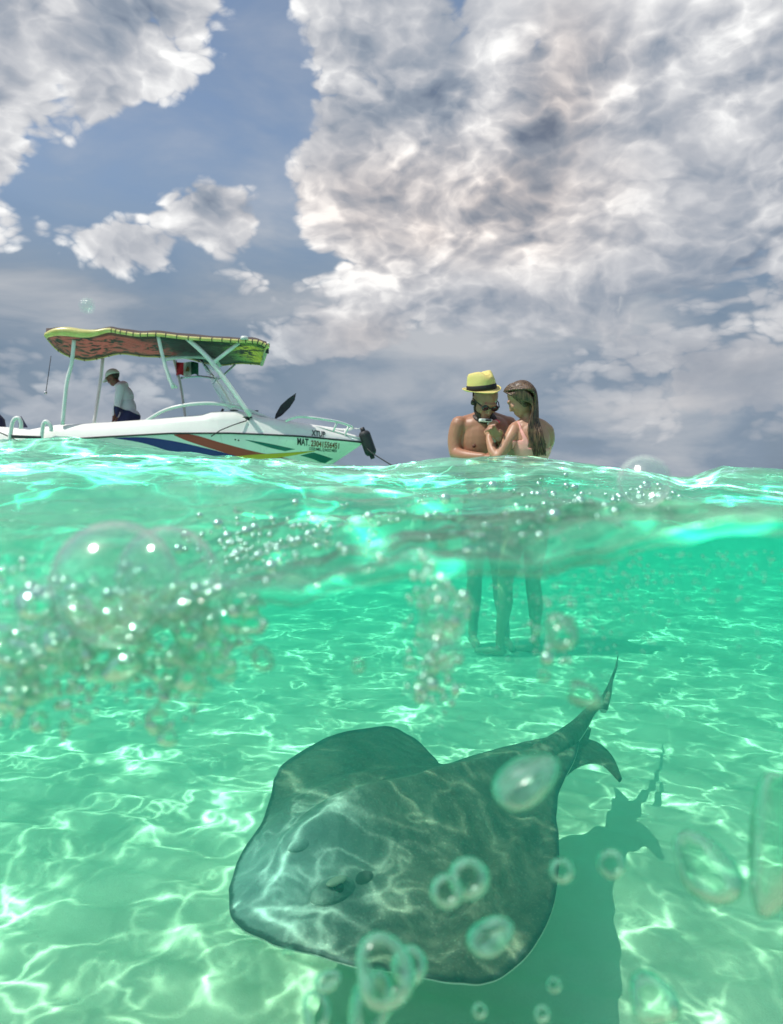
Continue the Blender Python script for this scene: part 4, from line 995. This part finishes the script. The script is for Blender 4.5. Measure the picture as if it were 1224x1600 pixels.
def build_crew():
    D = BY - .05; p = lambda px, py, dy=0.: at(px, py, D+dy); V = Vector; b = Body(); fz = .44
    hip = p(203, 650); fx = hip.x + .02
    b.ell(p(195, 618), (.135, .17, .17), Euler((0, -.30, 0)).to_matrix()); b.ell(p(199, 635), (.135, .155, .18), Euler((0, -.25, 0)).to_matrix()); b.ell(p(204, 651), (.155, .165, .13))
    b.limb([(p(188, 606, -.17), .07), (p(193, 603, 0), .075), (p(190, 606, .17), .07)]); b.limb([(p(189, 603), .062), (p(183, 598), .060), (p(179, 594), .058)])
    hz = .97
    for s, dx in ((-1, 0), (1, 6)):
        sh = p(188 + dx*.3, 609, s*.19); el = p(184 + dx, 632, s*.22); wr = p(178 + dx*.7, 654, s*.20); wr.z = hz + .08
        b.limb([(sh, .062), (el, .048)]); b.limb([(el, .047), (el*.5+wr*.5, .044), (wr, .030)]); b.hand(wr, V((-.45, 0, -.9)), V((-.7, 0, .4)), V((-.2, -s, 0)), size=.19, curl=.3)
        h = V((hip.x, D + s*.09, hip.z-.02)); k = V((hip.x - .18, D + s*.12, .88)); a = V((hip.x + .02, D + s*.12, fz+.08))
        b.limb([(h, .105), (h*.5+k*.5, .088), (k, .062), (k*.6+a*.4, .060), (a, .040)], 30); b.limb([(a + V((.03, 0, -.045)), .036), (a + V((-.10, 0, -.05)), .034), (a + V((-.20, 0, -.06)), .025)])
    f = V((-.85, -.05, -.50)); c = p(177, 590); T, M3 = b.head(c, f, V((-.45, 0, 1)), 1.15)
    body = b.done('person', .012, SK_C, V((fx, D, fz)), 4)
    tag(body, 'stooping crewman in pale cap, white long sleeved shirt and navy shorts aboard the boat', 'person')
    base = V(body.location)
    def shirtf(t, bs, P):
        n = noise(t, P, 5, 4); x, y, z = sep(t, P)
        pat = sstep(voro(t, P, 26, 'F1'), .35, .25)*gauss(t, x, z, .10, 1.02, .07, .13)
        c_ = cmix(t, n*.4, lin(226, 230, 232), lin(186, 192, 196)); put(t, bs.inputs['Base Color'], cmix(t, pat*.7, c_, lin(150, 96, 60))); bump(t, bs, noise(t, P, 12, 3, .6, 1.0), .5, .02)
    sm_ = mat('white_shirt', rough=.8, fn=shirtf); nk = np.array(p(187, 600)); hp = np.array(hip)
    zc, wz = p(187, 600).z, hz + .14
    def shirt(P):
        up = (P[:, 2] < zc + .02 + (P[:, 0]-nk[0])*.5) & (P[:, 2] > p(200, 643).z - (P[:, 0]-hp[0])*(.45)); arm = (P[:, 0] < p(187, 600).x) & (P[:, 2] > wz) & (P[:, 2] < zc - .12)
        return up | arm
    garment('shirt', body, shirt, .010, sm_, .006)
    garment('sleeve_print', body, lambda P: (P[:, 1] < D-.17) & (P[:, 2] > wz+.01) & (P[:, 2] < p(183, 626).z) & (P[:, 0] < p(184.5, 630).x - (p(183, 626).z-P[:, 2])*.28), .019, paint('navy_sleeve_print', (40, 52, 92), .8), .003)
    garment('shorts', body, lambda P: (P[:, 2] <= p(200, 642).z - (P[:, 0]-hp[0])*.45 - .0) & (P[:, 2] > .98) & (P[:, 0] > p(188, 640).x), .012, paint('navy_shorts', (34, 44, 84), .8), .006)
    Tn = np.array(T(0, 0, 0)); Mi = np.array(M3.inverted())
    def loc(P): return ((P-Tn) @ Mi.T)/1.15
    garment('hair', body, lambda P: (lambda q: (q[:, 1] < -.015) & (q[:, 2] > -.06) & (q[:, 2] < .06))(loc(P)), .008, HAIR_D, .006)
    capm = paint('pale_cap', (196, 206, 196), .8); cp = garment('cap', body, lambda P: (lambda q: (q[:, 2] > .035 - .25*np.clip(-q[:, 1], 0, .1)) & (np.abs(q[:, 0]) < .12) & (np.abs(q[:, 1]) < .14) & (q[:, 2] < .2))(loc(P)), .014, capm, .008)
    secs = []
    for s in np.linspace(0, 1, 6): secs.append([T(x, .088 + .085*s*(1-.8*(x/.075)**2) , .050 - .035*s - 1.2*x*x) - base for x in np.linspace(-.072, .072, 11)])
    Vt, Fc = loft(secs, closed=False); pk = mesh('peak', Vt, Fc, capm, cp); pk.modifiers.new('s', 'SOLIDIFY').thickness = .006; 
build_crew()

# ------------------------------------------------------------------ air bubbles and splash against the port
def spheres(name, spots, sub, m):
    """Many tiny spheres joined in one mesh: spots holds (centre, radius)."""
    bm = bmesh.new(); bmesh.ops.create_icosphere(bm, subdivisions=sub, radius=1.0); v = np.array([q.co[:] for q in bm.verts]); bm.verts.index_update(); f = np.array([[q.index for q in p.verts] for p in bm.faces]); bm.free()
    V = np.concatenate([np.array(c)[None] + v*r for c, r in spots]); Fc = np.concatenate([f + k*len(v) for k in range(len(spots))])
    return mesh(name, V, Fc.tolist(), m, fix=False)
def on_water(px, py):
    """Where a line of sight first meets the water surface, or None."""
    a, b = pix(px, py); D = np.geomspace(.45, 3.0, 160); z = water_z(a*D, D); k = np.nonzero(HC + b*D < z)[0]
    return None if len(k) == 0 else Vector((a*D[k[0]], D[k[0]], float(z[k[0]]) + .001))
def build_bubbles():
    rnd = random.Random(11); rs = np.random.RandomState(5)
    def blob(seed, amp, mm, sub=3):
        bm = bmesh.new(); bmesh.ops.create_icosphere(bm, subdivisions=sub, radius=1.0); r = random.Random(seed); ph = [(Vector((r.uniform(-1, 1), r.uniform(-1, 1), r.uniform(-1, 1))), r.uniform(0, 6)) for _ in range(5)]
        for v in bm.verts: v.co *= 1 + amp*sum(math.sin(v.co.dot(d)*2.6 + q) for d, q in ph)/3
        me = bpy.data.meshes.new('air_bubble'); bm.to_mesh(me); bm.free(); me.polygons.foreach_set('use_smooth', [True]*len(me.polygons)); me.materials.append(mm); return me
    # air in water bends light outwards: a bright reflecting rim round a clear middle
    m, t, out = raw_mat('air_bubble')
    gs = node(t, 'BsdfGlass', Color=(.45, 1.0, .78, 1), Roughness=.05, IOR=.78); tr = node(t, 'BsdfTransparent', Color=(.97, 1, .98, 1))
    gl = node(t, 'BsdfGlossy', Color=(.72, 1, .88, 1), Roughness=.10)
    lw = node(t, 'LayerWeight', Blend=.35); f = X(t, lw.outputs['Facing'])
    mx = t.nodes.new('ShaderNodeMixShader'); put(t, mx.inputs[0], .16 + f*.38); t.links.new(tr.outputs[0], mx.inputs[1]); t.links.new(gs.outputs[0], mx.inputs[2])
    m2 = t.nodes.new('ShaderNodeMixShader'); put(t, m2.inputs[0], sstep(f, .02, .25)*.6); t.links.new(mx.outputs[0], m2.inputs[1]); t.links.new(gl.outputs[0], m2.inputs[2]); t.links.new(m2.outputs[0], out.inputs[0])
    bub = m
    # the same thing seen out of focus close to the port: teal towards the rim, clear in the middle
    m, t, out = raw_mat('near_air_bubble')
    f = X(t, node(t, 'LayerWeight', Blend=.5).outputs['Facing']); ob = X(t, t.nodes.new('ShaderNodeTexCoord').outputs['Object']); nv = noise(t, ob, 1.3, 3, .6)
    tr = node(t, 'BsdfTransparent', Color=ramp(t, f + (nv-.5)*.25, [(0, (.97, 1, .98)), (.15, (.86, .97, .92)), (.42, (.46, .82, .70)), (.75, (.34, .74, .60)), (1, (.75, .95, .86))]))
    gs = node(t, 'BsdfGlass', Color=(.80, 1.0, .92, 1), Roughness=.30, IOR=.80); gl = node(t, 'BsdfGlossy', Color=(.9, 1, .96, 1), Roughness=.22)
    lit = node(t, 'BsdfTranslucent', Color=(.55, .92, .78, 1)); dd = node(t, 'BsdfDiffuse', Color=(.55, .92, .78, 1))
    def mixs(f, a, b):
        n = t.nodes.new('ShaderNodeMixShader'); put(t, n.inputs[0], f); t.links.new(a.outputs[0], n.inputs[1]); t.links.new(b.outputs[0], n.inputs[2]); return n
    ring = sstep(f + (nv-.5)*.35, .06, .30)
    m2 = mixs(ring*.35, tr, gs); m2 = mixs(ring*(1.0 - sstep(f, .55, .95))*(nv*.5), m2, mixs(.5, dd, lit)); m2 = mixs(ring*.16, m2, gl); t.links.new(m2.outputs[0], out.inputs[0])
    nbub = m
    m, t, out = raw_mat('thin_film_bubble')
    tr = node(t, 'BsdfTransparent', Color=(1, 1, 1, 1)); gl = node(t, 'BsdfGlossy', Color=(1, 1, 1, 1), Roughness=.07); lw = node(t, 'LayerWeight', Blend=.5); f = X(t, lw.outputs['Facing'])
    mx = t.nodes.new('ShaderNodeMixShader'); put(t, mx.inputs[0], clamp01(.10 + (f**3.0)*.85)); t.links.new(tr.outputs[0], mx.inputs[1]); t.links.new(gl.outputs[0], mx.inputs[2]); t.links.new(mx.outputs[0], out.inputs[0])
    film = m
    m, t, out = raw_mat('wet_dome_film')
    tr = node(t, 'BsdfTransparent', Color=(.9, 1, .96, 1)); gl = node(t, 'BsdfGlossy', Color=(1, 1, 1, 1), Roughness=.12); f = X(t, node(t, 'LayerWeight', Blend=.5).outputs['Facing'])
    mx = t.nodes.new('ShaderNodeMixShader'); put(t, mx.inputs[0], clamp01(.10 + (f**2.5)*.75)); t.links.new(tr.outputs[0], mx.inputs[1]); t.links.new(gl.outputs[0], mx.inputs[2])
    wl = node(t, 'BsdfTranslucent', Color=(.95, 1, .98, 1)); m2 = t.nodes.new('ShaderNodeMixShader'); put(t, m2.inputs[0], clamp01((f**3.0)*.42 + .01)); t.links.new(mx.outputs[0], m2.inputs[1]); t.links.new(wl.outputs[0], m2.inputs[2]); t.links.new(m2.outputs[0], out.inputs[0])
    dome = blob(22, .03, m, 4)
    m, t, out = raw_mat('water_drop')
    gs = node(t, 'BsdfGlass', Color=(.9, 1.0, .95, 1), Roughness=.03, IOR=1.33); gl = node(t, 'BsdfGlossy', Color=(1, 1, 1, 1), Roughness=.15)
    mx = t.nodes.new('ShaderNodeMixShader'); mx.inputs[0].default_value = .06; t.links.new(gs.outputs[0], mx.inputs[1]); t.links.new(gl.outputs[0], mx.inputs[2]); t.links.new(mx.outputs[0], out.inputs[0])
    drop = m
    rounds = [blob(k, .05, bub) for k in range(3)]; odd = [blob(k+10, .22, bub) for k in range(4)]; films = [blob(k+20, .03, film, 4) for k in range(3)]; drops = [blob(k+30, .10, drop) for k in range(3)]
    m, t, out = raw_mat('crest_dome_film')
    tr = node(t, 'BsdfTransparent', Color=(.92, 1, .97, 1)); gl = node(t, 'BsdfGlossy', Color=(1, 1, 1, 1), Roughness=.14); f = X(t, node(t, 'LayerWeight', Blend=.5).outputs['Facing'])
    wl = node(t, 'BsdfTranslucent', Color=(.95, 1, .98, 1)); wd = node(t, 'BsdfDiffuse', Color=(.95, 1, .98, 1))
    def mixs(f, a, b):
        n = t.nodes.new('ShaderNodeMixShader'); put(t, n.inputs[0], f); t.links.new(a.outputs[0], n.inputs[1]); t.links.new(b.outputs[0], n.inputs[2]); return n
    t.links.new(mixs(clamp01((f**2.5)*.75 + .05), mixs(clamp01(.10 + f*f*.5), tr, gl), mixs(.5, wl, wd)).outputs[0], out.inputs[0]); crest = blob(22, .03, m, 4)
    nrounds = [blob(k+40, .06, nbub) for k in range(3)]; nodd = [blob(k+50, .24, nbub) for k in range(4)]
    def put_b(name, px, py, r, D, me, label, group=None, sx=1., sz=1., rot=0., cat='bubble'):
        o = bpy.data.objects.new(name, me); COL.objects.link(o); o.location = at(px, py, D); k = r/F_PX*D
        o.scale = (k*sx, k, k*sz); o.rotation_euler = (0, rot, 0); tag(o, label, cat, group); return o
    # thin domes of film standing in the swash
    put_b('film_bubble', 180, 910, 98, .445, dome, 'large clear film bubble at the left edge of the splash, the bigger of two', 'film bubbles on the waterline')
    put_b('film_bubble', 262, 898, 78, .46, dome, 'large clear film bubble overlapping the bigger one on its right', 'film bubbles on the waterline')
    put_b('film_bubble', 1007, 752, 40, .56, crest, 'round clear bubble standing on the wave crest against the sky', 'film bubbles on the waterline')
    put_b('film_bubble', 692, 960, 42, .44, dome, 'clear film bubble below the waterline in front of the man\'s legs', 'film bubbles on the waterline', .9, 1.1)
    put_b('film_bubble', 690, 1012, 34, .44, dome, 'clear film bubble hanging just under another one left of the legs', 'film bubbles on the waterline')
    # single bubbles that drift close to the port, each in front of something one can name
    near = [(820, 1215, 52, 'odd', 1.05, .62, -.5, 'large lopsided bubble in front of the base of the ray\'s tail'),
            (732, 1374, 33, 'round', 1, 1, 0, 'ring shaped bubble in front of the middle of the ray'),
            (698, 1394, 27, 'round', 1, 1, 0, 'smaller bubble touching the ring shaped one over the ray'),
            (878, 1362, 20, 'round', 1, 1, 0, 'round bubble at the right edge of the ray\'s wing'),
            (955, 1350, 22, 'round', 1.1, 1, 0, 'round bubble over the ray\'s shadow on the sand'),
            (768, 1458, 34, 'odd', 1.1, .7, -.2, 'blurred flat bubble over the ray\'s near wing'),
            (598, 1512, 46, 'odd', 1, 1, .3, 'large blurred bubble over the front edge of the ray'),
            (640, 1508, 30, 'round', 1, 1, 0, 'bubble right beside the largest one at the ray\'s front edge'),
            (582, 1566, 42, 'odd', .85, 1.5, 0, 'tall blurred bubble hanging below the ray at the bottom of the view'),
            (493, 1578, 24, 'odd', .9, 1.1, 0, 'oval bubble below the ray\'s snout side in the ray\'s shadow'),
            (514, 1530, 18, 'odd', 1.2, .8, 0, 'small bubble just under the front edge of the ray'),
            (866, 1540, 12, 'round', 1, 1, 0, 'small bubble in the ray\'s shadow below its right wing'),
            (848, 1584, 13, 'round', 1, 1, 0, 'small bubble at the bottom edge right of the centre'),
            (750, 1580, 12, 'round', 1, 1, 0, 'faint small bubble at the bottom edge below the ray'),
            (450, 1490, 9, 'round', 1, 1, 0, 'tiny bubble under the ray\'s snout'),
            (1206, 1320, 40, 'odd', .95, 3.0, .08, 'very large blurred bubble cut by the right edge of the view'),
            (1100, 1350, 46, 'odd', 1.2, .9, .5, 'blurred bubble over the bright sand on the right'),
            (1020, 1562, 40, 'odd', 1.1, 1, 0, 'blurred bubble in the bottom right corner over bright sand'),
            (875, 985, 27, 'odd', .9, 1.0, .2, 'lopsided bubble just right of the woman\'s feet'),
            (912, 1085, 26, 'odd', 1.2, .8, .3, 'blurred bubble in front of the ray\'s tail'),
            (850, 1056, 11, 'round', 1, 1, 0, 'bright small bubble above the ray\'s tail base'),
            (410, 1028, 17, 'odd', 1.1, .9, .6, 'bubble alone over the sand right of the froth'),
            (560, 1040, 12, 'round', 1, 1, 0, 'small bubble over the sand left of the couple\'s feet')]
    for px, py, r, k, sx, sz, rot, lb in near: put_b('air_bubble', px, py, r, rnd.uniform(.43, .47), rnd.choice(nodd if k == 'odd' else nrounds), lb, 'bubbles drifting in front of the camera', sx, sz, rot)
    # froth at the left, below the wave lip
    n = 0
    while n < 235:
        px = rnd.uniform(-10, 400); py = rnd.gauss(1000, 70)
        top = 870 + .10*px; bot = 1150 - .30*max(0, px-120)
        if not top < py < bot: continue
        r = min(28, 7.5*math.exp(rnd.gauss(0, .55))); k = rnd.random()
        put_b('froth_bubble', px, py, r, rnd.uniform(.43, .50), rnd.choice(rounds if k < .6 else odd), 'small glinting bubble among the froth under the waterline on the left', 'froth bubbles on the left', rnd.uniform(.8, 1.5), rnd.uniform(.7, 1.1), rnd.uniform(-.6, .6)); n += 1
    big = [(245, 1125, 22, 'upper one of the pair trailing below the froth on the left'), (262, 1150, 20, 'lower one of the pair trailing below the froth on the left'), (30, 1085, 34, 'lowest large bubble at the left edge of the froth'),
           (60, 945, 30, 'large froth bubble at the lower left rim of the bigger film bubble'), (130, 960, 22, 'froth bubble seen inside the foot of the bigger film bubble'), (95, 1000, 26, 'large froth bubble just under the bigger film bubble'),
           (300, 985, 26, 'large froth bubble below the right side of the smaller film bubble'), (215, 985, 24, 'froth bubble under the overlap of the two film bubbles'), (285, 950, 20, 'froth bubble at the lower right inside the smaller film bubble'),
           (330, 975, 18, 'large bubble at the upper right end of the froth'), (20, 1020, 30, 'large bubble at the left edge halfway down the froth'), (190, 1040, 26, 'large bubble in the middle of the froth below both film bubbles'),
           (260, 1050, 20, 'left one of two large bubbles side by side low in the froth'), (290, 1060, 18, 'right one of two large bubbles side by side low in the froth'), (345, 1045, 16, 'large bubble alone at the lower right end of the froth')]
    for px, py, r, lb in big:
        put_b('froth_bubble', px, py, r, rnd.uniform(.43, .48), rnd.choice(odd), lb, 'larger froth bubbles on the left', rnd.uniform(.9, 1.4), rnd.uniform(.7, 1.1), rnd.uniform(-.5, .5))
    # beads along the lip in the middle and below the film bubbles
    for k in range(62):
        px = rnd.gauss(640, 170); py = rnd.gauss(825, 34) - (px-640)*.06
        if not (330 < px < 990 and 760 < py < 900): continue
        q = on_water(px, py)
        if q is None or q.y > 1.8: continue
        r = rnd.uniform(2.5, 7.5); o = put_b('surface_bead', px, py, r, q.y, rnd.choice(rounds + drops), 'tiny bead of water or air sitting on the wave surface', 'beads on the wave', 1.3, .8, rnd.uniform(-.5, .5)); o.location = q
    for px, py, r in ((653, 925, 9), (662, 940, 12), (690, 935, 10), (716, 950, 8), (660, 985, 10), (676, 1040, 13), (700, 1045, 8), (655, 1065, 9), (652, 1085, 6), (640, 1035, 10), (840, 985, 8), (890, 970, 9), (816, 895, 7), (845, 898, 6), (705, 925, 8), (735, 940, 6)):
        put_b('drifting_bead', px, py, r, .455, rnd.choice(rounds + odd), 'bright bead of air in the string of bubbles under the middle of the waterline', 'beads of air under the waterline')
    # specks of air stirred into the water on the right: nobody could count them
    spots = []
    for k in range(620):
        if k % 3: px = rs.normal(900, 90); py = rs.normal(930, 75)
        else: px = rs.uniform(760, 1240); py = 850 + abs(rs.normal(0, 45))
        if py < 860: continue
        D = rs.uniform(.45, .75); r = rs.uniform(1.0, 3.2)/F_PX*D; spots.append((at(px, py, D), r))
    m, t, out = raw_mat('air_specks'); df = node(t, 'BsdfDiffuse', Color=(.46, .95, .78, 1)); tr = node(t, 'BsdfTransparent', Color=(1, 1, 1, 1)); mx = t.nodes.new('ShaderNodeMixShader'); mx.inputs[0].default_value = .35
    t.links.new(tr.outputs[0], mx.inputs[1]); t.links.new(df.outputs[0], mx.inputs[2]); t.links.new(mx.outputs[0], out.inputs[0])
    tag(spheres('air_specks', spots, 1, m), 'cloud of fine air specks under the waterline on the right', kind='stuff')
    # froth too fine to count: along the lip, in the swash on the left and in the streamers below the middle
    spots = []; cl = [(60, 1010, 90, 55, 230), (200, 1010, 70, 45, 190), (305, 975, 50, 40, 130), (30, 1080, 60, 30, 90), (250, 1090, 30, 40, 50), (400, 860, 70, 20, 90), (690, 985, 28, 60, 120), (665, 1065, 26, 20, 30), (870, 985, 22, 30, 40), (560, 830, 120, 30, 30), (900, 785, 60, 16, 40), (1000, 780, 26, 10, 60), (790, 800, 70, 22, 16), (400, 850, 50, 24, 60)]
    for cx, cy_, rx, ry, cnt in cl:
        for _ in range(cnt):
            px, py = rs.normal(cx, rx), rs.normal(cy_, ry)
            if cy_ < 880:
                q = on_water(px, py)
                if q is None or q.y > 1.6: continue
                D = q.y
            else: D = rs.uniform(.43, .50); q = at(px, py, D)
            spots.append((q, float(np.clip(2.9*math.exp(rs.normal(.25, .5)), 1.2, 12))/F_PX*D))
    m, t, out = raw_mat('fine_froth'); f = X(t, node(t, 'LayerWeight', Blend=.5).outputs['Facing'])
    df = node(t, 'BsdfDiffuse', Color=(.50, .96, .78, 1)); tr = node(t, 'BsdfTransparent', Color=(.95, 1, .98, 1)); gl = node(t, 'BsdfGlossy', Color=(.64, 1, .84, 1), Roughness=.26)
    mx = t.nodes.new('ShaderNodeMixShader'); tl = node(t, 'BsdfTranslucent', Color=(.50, .96, .78, 1)); dm = t.nodes.new('ShaderNodeMixShader'); t.links.new(df.outputs[0], dm.inputs[1]); t.links.new(tl.outputs[0], dm.inputs[2]); put(t, mx.inputs[0], .35 + f*.30); t.links.new(tr.outputs[0], mx.inputs[1]); t.links.new(dm.outputs[0], mx.inputs[2])
    m2 = t.nodes.new('ShaderNodeMixShader'); m2.inputs[0].default_value = .6; t.links.new(mx.outputs[0], m2.inputs[1]); t.links.new(gl.outputs[0], m2.inputs[2]); t.links.new(m2.outputs[0], out.inputs[0])
    tag(spheres('froth', spots, 2, m), 'fine glinting froth along the waterline and in the splash on the left', kind='stuff')
    # drops thrown into the air
    put_b('water_drop', 136, 477, 10, .50, dome, 'small bright water drop in the air above the boat canopy', 'drops in the air', cat='drop')
build_bubbles()
